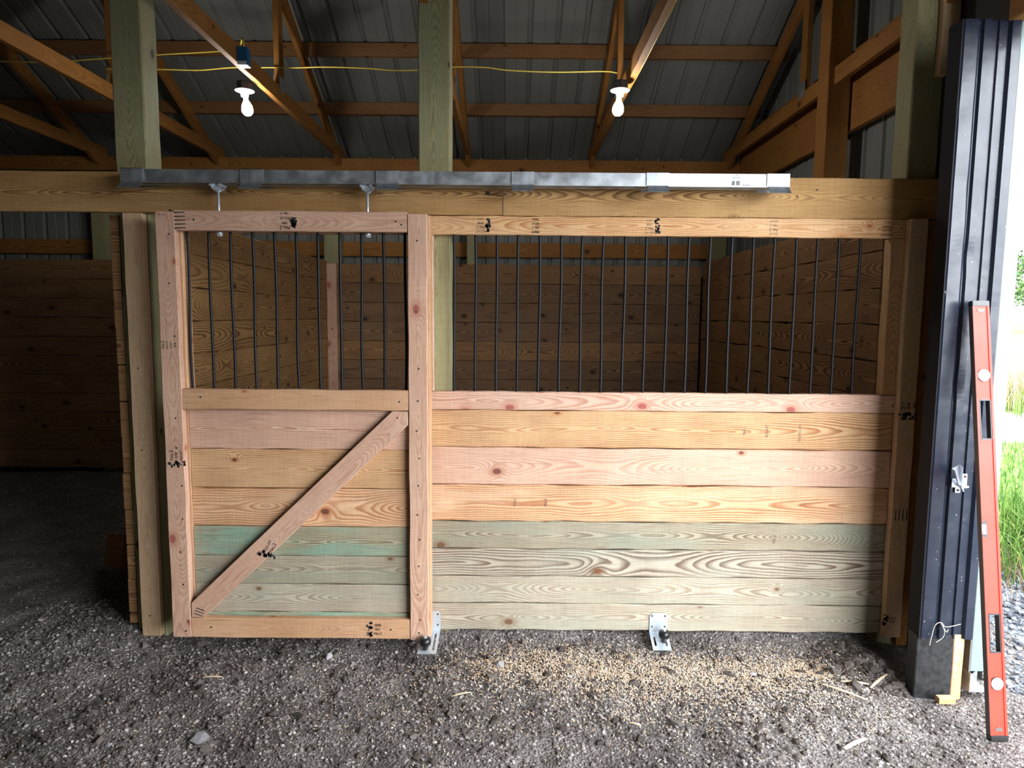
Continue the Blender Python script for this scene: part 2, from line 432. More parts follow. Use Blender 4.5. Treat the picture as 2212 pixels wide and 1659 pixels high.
# ------------------------------------------------------------------ ground
_gph = rng.uniform(0, 6.28, (26, 3))
_gfr = np.concatenate([rng.uniform(1.2, 4, 8), rng.uniform(5, 14, 9), rng.uniform(16, 42, 9)])
def gnoise(x, y):
    z = np.zeros_like(x)
    for i in range(26):
        f = _gfr[i]; a = _gph[i, 0]
        z += np.sin(f*(x*math.cos(a)+y*math.sin(a))*1.0 + _gph[i, 1] + 1.3*np.sin(f*.7*(y*math.cos(a)-x*math.sin(a))+_gph[i, 2])) * (.0085 if f < 4 else (.042/f if f < 15 else .055/f))*.9
    return z
def sst(x, a, b):
    t = np.clip((x-a)/(b-a), 0, 1); return t*t*(3-2*t)
def gz(x, y):
    x = np.asarray(x, float); y = np.asarray(y, float)
    inside = 1-sst(x, 2.3, 2.9)
    z = -.052 + gnoise(x, y)*(.35+.65*inside)
    z += .022*np.clip(y, 0, 3.4)*inside                       # dirt climbs towards the back wall
    z += .055*np.exp(-(((x-1.68)/.16)**2 + ((y+.20)/.22)**2))  # heap against the doorway post
    z += .035*np.exp(-(((x-1.25)/.35)**2 + ((y-.02)/.10)**2))
    z -= .03*np.exp(-(((x+1.0)/.9)**2 + ((y+.12)/.12)**2))     # hollow beneath the hanging door
    z += .042*np.exp(-((y-.085)/.075)**2)*sst(x, -.52, -.44)*(1-sst(x, 1.5, 1.8))
    return z

def soil_mat():
    m, t, b = new_mat('dark_gravelly_soil')
    tc = t.n('TexCoord'); P = tc.outputs['Object']
    n1 = t.noise(P, 5, 4, .6); n2 = t.noise(P, 60, 5, .7)
    v = t.n('TexVoronoi'); t.set(v.inputs['Vector'], P); v.inputs['Scale'].default_value = 95
    vc = t.n('SeparateColor'); t.set(vc.inputs[0], v.outputs['Color'])
    c = t.mix(t.ss(n1,.35,.65), col(108,99,95), col(134,126,122))
    c = t.mix(t.ss(vc.outputs[0], .1, .95, 0, .55), c, col(136,130,128))
    c = t.mix(t.math('MULTIPLY', t.math('GREATER_THAN', vc.outputs[1], .965), .7), c, col(206,196,184))
    c = t.mix(t.ss(n2,.35,.6, .6, 0), c, col(46,40,37))
    t.set(b.inputs['Base Color'], c); b.inputs['Roughness'].default_value = .93; b.inputs['Specular IOR Level'].default_value = .2
    bp = t.n('Bump'); bp.inputs['Strength'].default_value = .9; bp.inputs['Distance'].default_value = .012
    h = t.math('ADD', t.math('MULTIPLY', v.outputs['Distance'], -1.0), t.math('MULTIPLY', n2, 1.2))
    t.set(bp.inputs['Height'], h); t.set(b.inputs['Normal'], bp.outputs[0])
    return m
M_soil = soil_mat()
def grid(name, xs, ys, zf, mat):
    X, Y = np.meshgrid(xs, ys); Z = zf(X, Y); V = np.stack([X.ravel(), Y.ravel(), Z.ravel()], 1)
    nx, ny = len(xs), len(ys); i = np.arange(nx-1)[None]+np.arange(ny-1)[:, None]*nx; i = i.ravel()
    return fast_mesh(name, V, np.stack([i, i+1, i+1+nx, i+nx], 1), mat, smooth=True)
xs = np.concatenate([np.arange(-7.6, -2.6, .05), np.arange(-2.6, 2.3, .0085), np.arange(2.3, 2.61, .03)])
ys = np.concatenate([np.arange(-6.0, -1.4, .08), np.arange(-1.4, .35, .0085), np.arange(.35, 3.6, .05)])
floor = grid('floor', xs, ys, gz, M_soil); tag(floor, kind='structure')

def rocks(name, P, S, mat, jag=.35):
    """small angular stones: P positions, S sizes -> one mesh"""
    ph = (1+5**.5)/2
    iv = np.array([(-1,ph,0),(1,ph,0),(-1,-ph,0),(1,-ph,0),(0,-1,ph),(0,1,ph),(0,-1,-ph),(0,1,-ph),(ph,0,-1),(ph,0,1),(-ph,0,-1),(-ph,0,1)])/1.9
    fa = np.array([(0,11,5),(0,5,1),(0,1,7),(0,7,10),(0,10,11),(1,5,9),(5,11,4),(11,10,2),(10,7,6),(7,1,8),(3,9,4),(3,4,2),(3,2,6),(3,6,8),(3,8,9),(4,9,5),(2,4,11),(6,2,10),(8,6,7),(9,8,1)])
    n = len(P); J = 1+rng.uniform(-jag, jag, (n, 12, 1))
    V = iv[None]*J
    q = rng.normal(size=(n, 4)); q /= np.linalg.norm(q, axis=1)[:, None]; w, x, y, z = q.T
    R = np.stack([1-2*(y*y+z*z), 2*(x*y-z*w), 2*(x*z+y*w), 2*(x*y+z*w), 1-2*(x*x+z*z), 2*(y*z-x*w), 2*(x*z-y*w), 2*(y*z+x*w), 1-2*(x*x+y*y)], 1).reshape(n, 3, 3)
    V = np.einsum('nij,nkj->nki', R, V)
    asp = np.stack([rng.uniform(.8, 1.3, n), rng.uniform(.8, 1.2, n), rng.uniform(.55, .95, n)], 1)
    V = V*(S[:, None]*asp)[:, None, :] + P[:, None, :]
    F = fa[None]+np.arange(n)[:, None, None]*12
    return fast_mesh(name, V.reshape(-1, 3), F.reshape(-1, 3), mat, vcol=np.repeat(rng.random(n), 12))

def stone_mat(name, ramp, rough=.9):
    m, t, b = new_mat(name)
    a = t.n('Attribute', attribute_name='rnd'); cr = t.n('ValToRGB'); t.set(cr.inputs[0], a.outputs['Fac'])
    e = cr.color_ramp.elements; cr.color_ramp.interpolation = 'LINEAR'
    e[0].position = ramp[0][0]; e[0].color = col(*ramp[0][1]); e[1].position = ramp[-1][0]; e[1].color = col(*ramp[-1][1])
    for p, c in ramp[1:-1]:
        x = e.new(p); x.color = col(*c)
    tc = t.n('TexCoord'); nz = t.noise(tc.outputs['Object'], 120, 3, .6)
    c = t.mix(t.ss(nz,.3,.7,.45,0), cr.outputs[0], t.mix(1.0, cr.outputs[0], (.4,.38,.36,1), 'MULTIPLY'))
    t.set(b.inputs['Base Color'], c); b.inputs['Roughness'].default_value = rough; b.inputs['Specular IOR Level'].default_value = .25
    return m
M_peb = stone_mat('grey_brown_pebbles', [(0,(80,72,69)),(.35,(112,103,99)),(.7,(142,133,131)),(.93,(164,158,156)),(1,(214,206,198))])
M_clod = stone_mat('dark_soil_clods', [(0,(66,58,53)),(.6,(88,80,75)),(1,(112,104,100))], .95)
M_stone = stone_mat('light_grey_stone', [(0,(120,116,118)),(1,(168,164,166))])
n = 26000
px = rng.uniform(-2.5, 2.2, n); py = -1.35+1.75*rng.random(n)**.8
ok = ~((px > 1.72) & (px < 2.0) & (py > -.5) & (py < -.3)); px, py = px[ok], py[ok]
S = .0028+.0058*rng.random(len(px))**2.2
for (a, b, c_, d) in ((-1.90,-1.72,.03,.20),(-.46,-.29,.03,.20),(1.75,2.03,-.48,.20),(1.83,1.93,-.83,-.74)):
    ok = ~((px > a) & (px < b) & (py > c_) & (py < d)); px, py, S = px[ok], py[ok], S[ok]
P = np.stack([px, py, gz(px, py)+S*.25], 1)
tag(rocks('gravel_pebbles', P, S, M_peb), 'fine grey and brown gravel scattered over the dirt floor', 'gravel', kind='stuff')
n = 1500
px = rng.uniform(-2.8, 1.74, n); py = rng.uniform(-1.3, .0, n)**1
S = .008+.014*rng.random(n)**3
P = np.stack([px, py, gz(px, py)+S*.1], 1)
hx = np.clip(rng.normal(1.66, .10, 80), 1.3, 1.73); hy = rng.uniform(-.45, -.06, 80); hs = rng.uniform(.012, .026, 80)
P = np.concatenate([P, np.stack([hx, hy, gz(hx, hy)+hs*.1], 1)]); S = np.concatenate([S, hs])
tag(rocks('soil_clods', P, S, M_clod), 'dark crumbly lumps of soil on the barn floor', 'soil', kind='stuff')

# wood shavings: thin curled flakes in drifts in front of the fixed panel
def flakes(name, n, pts, mat, ln=(.006,.016), wd=(.0018,.004)):
    cx, cy = pts; a = rng.uniform(0, 6.283, n); L = rng.uniform(*ln, n); w = rng.uniform(*wd, n)
    tl = rng.uniform(-.5, .5, n); z = gz(cx, cy)+.006
    dx, dy = np.cos(a), np.sin(a); V = np.zeros((n, 6, 3)); hmid = rng.uniform(.001, .004, n)
    for k, s in enumerate((-1, 0, 1)):
        for q, e in enumerate((-1, 1)):
            V[:, k*2+q, 0] = cx+dx*s*L/2-dy*e*w/2; V[:, k*2+q, 1] = cy+dy*s*L/2+dx*e*w/2
            V[:, k*2+q, 2] = z+tl*s*L/2+(hmid if s == 0 else 0)
    f = np.array([(0,2,3,1),(2,4,5,3)]); F = f[None]+np.arange(n)[:, None, None]*6
    return fast_mesh(name, V.reshape(-1, 3), F.reshape(-1, 4), mat, vcol=np.repeat(rng.random(n), 6))
M_shav = stone_mat('pine_shavings', [(0,(216,180,146)),(.5,(236,208,178)),(1,(250,234,214))], .8)
drifts = [(.05,-.22,.20,.09,900),(.32,-.28,.22,.10,1300),(.62,-.34,.18,.10,1200),(.95,-.26,.20,.09,900),(1.2,-.30,.16,.10,900),(1.38,-.22,.10,.08,500),(.75,-.50,.40,.12,700),(1.2,-.60,.30,.14,600),(-.3,-.35,.4,.15,250),(.2,-.75,1.0,.25,420),(-1.6,-.55,.5,.3,160),(-2.3,.25,.5,.3,200)]
cx = np.concatenate([rng.normal(d[0], d[2], int(d[4]*1.5)) for d in drifts]); cy = np.concatenate([rng.normal(d[1], d[3], int(d[4]*1.5)) for d in drifts])
ok = (cy < -.04) & (cx < 1.7) | (cx < -1.9); cx, cy = cx[ok], cy[ok]
tag(flakes('wood_shavings', len(cx), (cx, cy), M_shav), 'pale wood shavings and sawdust strewn in front of the stall', 'wood shavings', kind='stuff')

# larger stones and splinters, each a thing
def big_stone(x, y, s, label, seed=0):
    bm = bmesh.new(); bmesh.ops.create_icosphere(bm, subdivisions=3, radius=1)
    rs = random.Random(seed); ks = [(Vector((rs.uniform(-1,1), rs.uniform(-1,1), rs.uniform(-1,1))).normalized(), rs.uniform(.55, .9)) for _ in range(14)]
    for v in bm.verts:
        for d, h in ks:
            e = v.co.dot(d)
            if e > h: v.co -= d*(e-h)
        v.co = Vector((v.co.x*s[0], v.co.y*s[1], v.co.z*s[2]))
    me = bpy.data.meshes.new('stone'); bm.to_mesh(me); bm.free()
    a = me.attributes.new('rnd', 'FLOAT', 'POINT'); a.data.foreach_set('value', [rs.random()]*len(me.vertices))
    o = link('stone', me, M_stone, None, (x, y, float(gz(x, y))+s[2]*.35)); o.rotation_euler = (0, 0, rs.uniform(0, 3))
    tag(o, label, 'stone')
big_stone(-1.19, -.80, (.045,.03,.03), 'largest pale angular stone, on the dirt at the bottom left', 1)
big_stone(-.86, -.17, (.022,.018,.02), 'grey stone just below the middle of the sliding door', 2)
big_stone(-1.17, -.18, (.018,.014,.014), 'pale stone just below the left half of the sliding door', 3)
big_stone(-1.50, -.86, (.014,.012,.01), 'small white stone left of the largest stone', 4)
big_stone(1.12, -.29, (.024,.014,.012), 'flat pale stone right of the second floor roller in the shavings', 5)
big_stone(-.05, -.24, (.03,.026,.02), 'rounded grey clod just right of the first floor roller', 6)
big_stone(.02, -.97, (.035,.022,.016), 'grey stone on the dirt at the bottom centre', 7)
M_splint = plain('pale_split_pine', (.72,.56,.38,1), .75, 0, .3, noise=.15, nscale=30)
def splinter(a, b, w, label):
    p = Vector((a[0], a[1], float(gz(a[0], a[1]))+.010)); q = Vector((b[0], b[1], float(gz(b[0], b[1]))+.012))
    d = (q-p).normalized(); s = d.cross(Vector((0,0,1))).normalized(); mb = MB(); n = 6; vv = []; ff = []
    for i in range(n+1):
        t = i/n; ww = w*(.35+.65*math.sin(math.pi*(t*.8+.12)))*random.uniform(.8, 1.1); c = p.lerp(q, t)+Vector((0,0,.004*math.sin(t*3.1)))
        vv += [c-s*ww/2, c+s*ww/2, c+s*ww/2+Vector((0,0,.003)), c-s*ww/2+Vector((0,0,.003))]
        if i: 
            b0 = (i-1)*4; ff += [(b0+k, b0+(k+1)%4, b0+4+(k+1)%4, b0+4+k) for k in range(4)]
    ff += [(3,2,1,0), tuple(n*4+k for k in range(4))]
    mb.add(vv, ff); tag(mb.build('wood_splinter', M_splint), label, 'wood splinter')
splinter((1.477,-.38),(1.59,-.40),.012,'pale flat wood splinter lying at the left of the crossed pair by the post')
splinter((1.585,-.425),(1.705,-.335),.012,'pale wood splinter angled up towards the soil heap')
splinter((1.375,-.42),(1.50,-.55),.012,'long pale splinter slanting below the crossed pair')
splinter((1.262,-.85),(1.37,-.80),.020,'broad pale wood chip nearest the camera at lower right')
splinter((.484,-.675),(.526,-.699),.009,'short tan splinter on the dirt at lower centre right')
splinter((-.247,-.512),(-.164,-.485),.008,'thin straw coloured splinter below the stay of the door')
splinter((-1.35,-.41),(-1.27,-.40),.006,'thin pale splinter left of the door bottom on the soil')

# ------------------------------------------------------------------ steel siding, roof, walls
def ribbed(name, x0, x1, step, pts_fn, mat, ribw=.045, ribd=.02, up=(0,0,1), phase=0.0, axis='X'):
    """profiled sheet: ribs along the path given by the two end points, repeated along axis"""
    prof = []; x = x0+phase; prof.append((x0, 0))
    while x+ribw < x1:
        prof += [(x, 0), (x+.012, ribd), (x+ribw-.012, ribd), (x+ribw, 0), (x+step*.5+ribw*.4, 0), (x+step*.5+ribw*.4+.004, .003), (x+step*.5+ribw*.4+.012, .003), (x+step*.5+ribw*.4+.016, 0)]; x += step
    prof.append((x1, 0)); N = Vector(up); V = []
    a, b = pts_fn
    for e in (a, b):
        for (s, h) in prof:
            base = Vector((s, e[0], e[1])) if axis == 'X' else Vector((e[0], s, e[1]))
            V.append(tuple(base+N*h))
    n = len(prof); F = [(i, i+1, n+i+1, n+i) for i in range(n-1)]
    return fast_mesh(name, V, F, mat)
EY, RY = 3.42, -1.30
def roof_z(y): return 3.15+.5*(3.2-y) if y >= RY else 3.15+.5*(3.2-RY)-.5*(RY-y)
nrm = Vector((0, .5, 1)).normalized()
o = ribbed('ceiling', -7.6, 2.28, .212, ((EY+.25, roof_z(EY+.25)), (RY, roof_z(RY))), M_liner, up=nrm, phase=.06); tag(o, kind='structure')
nrm2 = Vector((0, -.5, 1)).normalized()
o = ribbed('ceiling', -7.6, 2.28, .212, ((RY, roof_z(RY)), (-3.95, roof_z(-3.95))), M_liner, up=nrm2); tag(o, kind='structure')
o = ribbed('wall_back', -7.6, 2.2, .212, ((3.40, -.3), (3.40, 3.12)), M_liner, up=(0,1,0), phase=.09); tag(o, kind='structure')
# left and front walls of the barn, gable wall on the right with the big doorway
mb = MB(); mb.box(-7.64, -7.6, -3.8, 3.4, -.3, 5.6); tag(mb.build('wall_left', M_liner), kind='structure')
mb = MB(); mb.box(-7.6, 1.52, -3.80, -3.76, -.3, 4.2); mb.box(1.52, 2.16, -3.80, -3.76, 2.74, 4.2); tag(mb.build('wall_front', M_liner), kind='structure')
def yribs(name, y0, y1, z0, z1): 
    return tag(ribbed(name, y0, y1, .212, ((2.16, z0), (2.16, z1)), M_liner, up=(1,0,0), axis='Y', phase=.05), kind='structure')
yribs('wall_right', -.30, 3.40, -.3, 5.7)
yribs('wall_right', -3.80, -.30, 2.74, 5.7)

# ------------------------------------------------------------------ roof trusses, purlins, plates
TX = [-6.1, -4.97, -3.84, -2.74, -1.61, -.42, .715, 1.985]
TL = ['roof truss beyond the left edge, furthest left of all', 'roof truss just past the left edge of the view', 'amber roof truss with its heel at the far left of the back plate',
      'amber roof truss whose heel sits just right of the left green post', 'amber roof truss carrying the blue box and left bulb', 'amber roof truss mostly hidden behind the middle green post',
      'amber roof truss carrying the right hand bulb', 'dark gable end truss against the right hand wall']
def truss(X, label):
    r = empty('roof_truss', (X, 3.2, 3.0), label, 'roof truss')
    board('bottom_chord', (X, 3.30, 3.052), (X, -3.70, 3.052), .104, .038, (0,0,1), W['truss'], r, jit=.0006)
    t = .038
    zt = lambda y: roof_z(y)-.155-.055
    board('top_chord', (X, 3.27, zt(3.27)+.02), (X, RY, zt(RY)+.02), .10, t, (0,0,1), W['truss'], r)
    board('top_chord', (X, -3.70, zt(-3.70)+.02), (X, RY, zt(RY)+.02), .10, t, (0,0,1), W['truss'], r)
    for y in (1.56,): board('web', (X, y, 3.09), (X, y, zt(y)), .089, t, (0,1,0), W['truss'], r)
    board('web', (X, -1.3, 3.09), (X, -1.3, zt(-1.3)), .089, t, (0,1,0), W['truss'], r)
    mb = MB()
    for y in (1.56,):
        for s in (-1, 1): mb.box(X+s*.020-.001, X+s*.020+.001, y-.05, y+.05, 3.07, 3.17)
    mb.build('nail_plate', M_galv, r)
for X, l in zip(TX, TL): truss(X, l)
PY = [2.74, 2.19, 1.64, 1.09, .54, -.01, -.56]
PLb = ['lowest roof purlin, nearest the back wall', 'second roof purlin up from the back wall', 'third roof purlin up from the back wall', 'fourth roof purlin up from the back wall', 'fifth roof purlin up from the back wall', 'sixth roof purlin up from the back wall', 'topmost roof purlin near the ridge']
for y, l in zip(PY, PLb):
    z = roof_z(y)
    o = board('purlin', (-7.5, y, z-.064), (2.10, y, z-.064), .10, .038, (0,0,1), W['purlin'], None); tag(o, l, 'purlin')
o = hplank('top_plate', -2.62, 2.08, 3.16, 3.20, 2.865, 2.998, W['truss']); tag(o, 'orange brown wall plate along the top of the back wall, right length', 'wall plate')
o = hplank('top_plate', -7.5, -2.625, 3.16, 3.20, 2.875, 2.998, W['truss']); tag(o, 'orange brown wall plate at the top of the back wall, left length', 'wall plate')
o = hplank('girt', -7.5, 2.0, 3.345, 3.385, 2.125, 2.262, W['truss']); tag(o, 'orange wall girt running above the plank lining of the back wall', 'girt')
def backpost(x0, x1, z1, lab, mat='post', y=(3.195, 3.335)):
    o = vstud('wall_post', x0, x1, y[0], y[1], -.1, z1, W[mat]); tag(o, lab, 'post')
backpost(-1.775, -1.635, 2.86, 'green treated back wall post in line with the left stall partition')
backpost(-.434, -.345, 2.86, 'narrow upright on the back wall behind the grille of the stall')
backpost(1.86, 2.0, 2.86, 'dark corner post where back wall meets the right wall')
backpost(-3.95, -3.81, 2.86, 'back wall post behind the planks at far left')

# plank linings
def rows(top, bot, h=.18, last=None):
    out = []; z = top
    while z > bot+.05: out.append((max(z-h+.0025, bot), z)); z -= h
    return out
r = empty('plank_lining', (0, 3.15, .05), 'brown horizontal plank lining across the lower back wall', 'plank wall')
for i, (z0, z1) in enumerate(rows(2.041, .03)):
    hplank('plank', -1.73, 1.76, 3.15, 3.188, z0, z1, W['inner' if i in (0, 4) else 'inner2'], r, jit=.0012)
r = empty('plank_lining', (-4, 3.15, .05), 'dim brown plank lining at the back of the left bay', 'plank wall')
for i, (z0, z1) in enumerate(rows(2.056, .06)):
    hplank('plank', -7.4, -1.93, 3.15, 3.188, z0, z1, W['inner'], r, jit=.0012)
r = empty('partition_wall', (-1.755, 1.6, .05), 'left side plank partition of the stall with bold grain', 'plank wall')
for i, (z0, z1) in enumerate(rows(2.062, .0)):
    yplank('plank', -1.775, -1.737, .19, 3.148, z0, z1, W['wleft'], r, jit=.0012)
for i, (z0, z1) in enumerate(rows(2.03, .0)):
    yplank('outer_plank', -1.925, -1.887, .045, 3.148, z0, z1, W['inner'], r, jit=.003)
r = empty('partition_wall', (1.79, 1.6, .05), 'dark right side plank wall of the stall with gaps between boards', 'plank wall')
for i, (z0, z1) in enumerate(rows(2.075, .0)):
    yplank('plank', 1.778, 1.816, .066, 3.148, z0+.004*(i in (2, 3)), z1, W['inner'], r, jit=.003)
o = vstud('corner_stud', -1.735, -1.645, 3.108, 3.146, .05, 2.035, W['door']); tag(o, 'pinkish upright stud in the back left corner of the stall', 'stud')

# gable wall framing
def post(x0, x1, y0, y1, z0, z1, lab, mat='post'):
    o = vstud('post', x0, x1, y0, y1, z0, z1, W[mat], cham=.006); tag(o, lab, 'post'); return o
post(-1.884, -1.737, .042, .182, -.1, 4.6, 'thick green treated post rising at the left end of the sliding door')
post(-.452, -.302, .042, .182, -.1, 4.55, 'thick green treated post in the middle, behind the door edge')
post(1.862, 2.005, .042, .182, -.1, 4.6, 'shadowed green post at the right end of the stall front')
post(1.925, 2.07, 1.08, 1.22, -.1, 4.1, 'orange brown post on the right wall behind the stall', 'truss')
o = yplank('gable_girt', 2.08, 2.12, .19, 2.98, 3.072, 3.205, W['truss']); tag(o, 'upper narrow orange board running along the right wall', 'girt')
o = yplank('gable_girt', 2.08, 2.12, .19, 3.16, 2.725, 3.068, W['truss']); tag(o, 'lower wide orange board running along the right wall', 'girt')
o = vstud('blocking', 1.955, 2.035, -.002, .036, 2.69, 4.3, W['stud']); tag(o, 'pale short board nailed to the top of the right corner post', 'board')
o = yplank('door_header', 1.94, 2.10, -3.74, -.455, 2.735, 3.02, W['truss'], cham=.006); tag(o, 'brown header timber over the big doorway, at the top right corner', 'header')

# ------------------------------------------------------------------ header beam
o = hplank('header_beam', -7.0, -.052, .0, .038, 2.036, 2.222, W['beam'], seed=3.3); tag(o, 'yellowish header board above the sliding door, left of the butt joint', 'header board')
bm1 = o
o = hplank('header_beam', -.048, 1.995, .0, .038, 2.034, 2.220, W['beam'], seed=31.0); tag(o, 'yellowish header board right of the butt joint, above the fixed grille', 'header board')
mb = MB(); n = 10
mb.prism([(-.122+.011*math.cos(6.283*k/n)*random.uniform(.8,1.2), 2.137+.010*math.sin(6.283*k/n)*random.uniform(.8,1.2)) for k in range(n)], 'Y', -.0012, .001)
tag(mb.build('knot_hole', M_screw, bm1), None)
screw(1.33, -.0006, 2.135, o); screw(1.42, -.0006, 2.165, o)

# ------------------------------------------------------------------ fixed stall front
sf = empty('stall_front', (.75, 0, 0), 'fixed stall front with green and orange planks below a black bar grille', 'stall front')
Z = [0, .1397, .2794, .4191, .5588, .743, .9271, 1.1113]
mats = ['pgreen3', 'pgreen3', 'pgreen2', 'pgreen', 'ppeach', 'ppink', 'porange']
seeds = [5.0, 12.2, 22.4, 8.7, 41.0, 33.3, 17.5]
for i in range(7):
    hplank('plank', -.47, 1.848, .0, .038, Z[i]+.0016, Z[i+1]-.0016, W[mats[i]], sf, cham=.0045, jit=.0015, seed=seeds[i])
hplank('middle_rail', -.47, 1.866, -.002, .038, 1.1125, 1.2005, W['prail'], sf, seed=52.0)
tr = hplank('top_rail', -.47, 1.855, -.001, .038, 1.945, 2.0325, W['rail'], sf, seed=14.0)
vstud('inner_stud', 1.785, 1.860, -.001, .060, 1.2025, 1.943, W['rail'], sf)
js = vstud('end_stud', 1.846, 1.930, -.042, -.004, .0, 2.030, W['stud'], sf, seed=9.0)
vstud('side_stud', -.47, -.378, .000, .038, 1.2025, 1.943, W['door'], sf)
sc = [(-.393, 1.153), (-.40, 1.99), (1.83, 1.99), (1.84, 1.15)]
for x, z in sc: screw(x, -.0028, z, sf)
def rebar(x, y, z0, z1, parent, bend=0.0):
    mb = MB(); n = 48; pts = []; rr = []
    a = random.uniform(-.004, .004); b = random.uniform(-.003, .003)
    for i in range(n*2+1):
        t = i/(n*2); w = math.sin(math.pi*t)
        pts.append((x+a*w+b*math.sin(2*math.pi*t), y+.002*w, z0+(z1-z0)*t)); rr.append(.0062+(.0011 if i % 2 else 0))
    mb.tube(pts, rr, 8)
    o = mb.build('grille_bar', M_black, parent, smooth=True); return o
for i in range(20): rebar(-.281+.1016*i, .019, 1.19, 1.955, sf)
for (x, lines) in ((-.155, [('KD-HT',.8),('No.2',1),('SPIB',.8),('S-P-F',.7)]), (.105, [('PREM',.8),('No.1',.9),('KD19',.7),('PRIME',.6)]), (.64, [('KD-HT',.8),('No.2',1),('SPIB',.8),('S-P-F',.7)]), (1.225, [('KD-HT',.7),('No.2',1),('MILL 9',.6),('KD-HT',.7)]), (1.76, [('PREMIUM',.7),('KD-HT',.8),('TREAT',.8),('No.1',.7)])):
    stamp(lines, (x, -.0016, 1.99), .019, 180, tr, blob=(x in (.64, -.155)))
stamp([('2-1',1.1),('KB',1),('SPIB',.7)], (1.895, -.0430, 1.155), .026, 90, js, blob=True)
stamp([], (1.893, -.0430, .62), .020, 90, js, blob=False, strokes=4)
stamp([('No.2',1.),('KD',1.)], (1.885, -.0430, .09), .018, 0, js, blob=True)
M_faint = plain('faint_stamp_ink', (.16,.11,.08,1), .8, 0, .2)
for (x, z, tx) in ((.02,.655,'PINE'), (.17,.655,'No.2'), (1.13,1.02,'No.1'), (1.24,1.02,'KD-HT'), (1.40,1.01,'PREMIUM'), (1.30,.48,'No.2')):
    stamp([(tx,.9)], (x, -.0016, z), .022, 90, sf, blob=False, mat=M_faint)

# ------------------------------------------------------------------ sliding stall door
dr = empty('sliding_stall_door', (-1.0, -.083, .02), 'sliding stall door with diagonal brace, planks and black bars', 'stall door')
Y0, Y1, Y2, Y3 = -.140, -.102, -.064, -.026
ls = vstud('left_stile', -1.616, -1.527, Y0, Y1-.0005, .020, 2.020, W['door'], dr, seed=2.0)
rs_ = vstud('right_stile', -.478, -.390, Y0, Y1-.0005, .014, 2.018, W['door'], dr, seed=27.0)
vstud('back_stile', -1.600, -1.516, Y1, Y3, .020, 2.02, W['door2'], dr)
vstud('back_stile', -.475, -.383, Y1, Y3, .014, 2.018, W['door2'], dr)
dt = hplank('top_rail', -1.525, -.480, Y0+.001, Y1, 1.937, 2.027, W['door'], dr, seed=44.0)
hplank('back_rail', -1.514, -.477, Y2, Y3, 1.937, 2.027, W['door2'], dr)
dm = hplank('middle_rail', -1.5255, -.480, Y0+.001, Y1-.001, 1.123, 1.217, W['door2'], dr, seed=48.0)
hplank('back_rail', -1.514, -.477, Y1+.0005, Y3, 1.123, 1.205, W['door2'], dr)
db = hplank('bottom_rail', -1.525, -.480, Y0+.001, Y1-.001, .018, .114, W['door2'], dr, seed=51.0)
pm = ['pgreen3', 'pteal', 'pgreen', 'pteal', 'ppeach', 'pgreen3', 'ppink']
dz = [.022, .132, .272, .412, .556, .742, .930, 1.121]
dmats = ['pteal', 'pgreen3', 'pgreen', 'pteal', 'ppeach', 'porange', 'ppink']
for i in range(7):
    hplank('plank', -1.514, -.477, Y1+.001, Y2, dz[i]+.001, dz[i+1]-.001, W[dmats[i]], dr, jit=.001, seed=[63.,65.4,71.,68.,80.,84.3,90.][i])
# diagonal brace, ends cut to the corners
mb = MB(); poly = [(-1.523,.118),(-1.466,.116),(-.482,1.056),(-.482,1.119),(-.556,1.1205),(-1.523,.190)]
def poly_board(name, poly, y0, y1, mat, parent, seed):
    n = len(poly); V = [(x, y0, z) for x, z in poly]+[(x, y1, z) for x, z in poly]
    F = [tuple(range(n)), tuple(range(2*n-1, n-1, -1))]+[((i+1)%n, i, n+i, n+(i+1)%n) for i in range(n)]
    c = Vector((-1.0, y0, .6)); me = bpy.data.meshes.new(name); me.from_pydata([tuple(Vector(v)-c) for v in V], [], F); me.update()
    u = me.uv_layers.new(name='grain'); d = Vector((.984, 0, .94)).normalized(); w = Vector((-.69, 0, .72))
    for p in me.polygons:
        for li in p.loop_indices:
            v = me.vertices[me.loops[li].vertex_index].co; u.data[li].uv = (seed+v.dot(d)+.1*v.y, v.dot(w)+.8*v.y)
    bm = bmesh.new(); bm.from_mesh(me); bmesh.ops.recalc_face_normals(bm, faces=bm.faces); bmesh.ops.bevel(bm, geom=bm.edges[:], offset=.0025, segments=1, affect='EDGES'); bm.to_mesh(me); bm.free()
    return link(name, me, mat, parent, c)
bz = poly_board('diagonal_brace', poly, Y0, Y1, W['door'], dr, 37.0)
for i in range(11): rebar(-1.500+.1002*i, -.083, 1.20, 1.945, dr)
for i, z in enumerate([.05,.115,.24,.38,.51,.63,.77,.90,1.03,1.17,1.32,1.58,1.90]):
    screw(-.435+.006*math.sin(i*2.1), Y0-.0005, z, dr)
for i, z in enumerate([.05,.10,.28,.44,.60,.76,.94,1.08,1.17,1.46,1.70,1.92]): screw(-1.552+.012*math.sin(i*1.7), Y0-.0005, z, dr)
for x, z in ((-1.44,1.18),(-.52,1.165),(-1.43,.07),(-.57,.065),(-1.47,.155),(-.53,1.09),(-1.44,1.985),(-.53,1.985),(-.505,1.97)): screw(x, Y0-.0001, z, dr)
F_ = Y0-.0008
stamp([('No.2',1.1),('SPIB',.7),('KD-HT',.7),('MILL 9',.6)], (-1.03, F_, 1.985), .021, 180, dt, blob=True)
stamp([], (-1.505, F_, 1.982), .019, 2, dt, blob=False, strokes=5)
stamp([('No.2',1),('KD-HT',.7),('S-DRY',.7),('SPIB',.7)], (-1.575, F_, 1.42), .018, 90, ls, blob=False)
stamp([('No.2',1.1),('SPIB',.7),('KD-HT',.7)], (-1.562, F_, .905), .022, 90, ls, blob=True)
stamp([('No.2',.9),('SPIB',.9)], (-1.585, F_, 1.995), .020, 180, ls, blob=True)
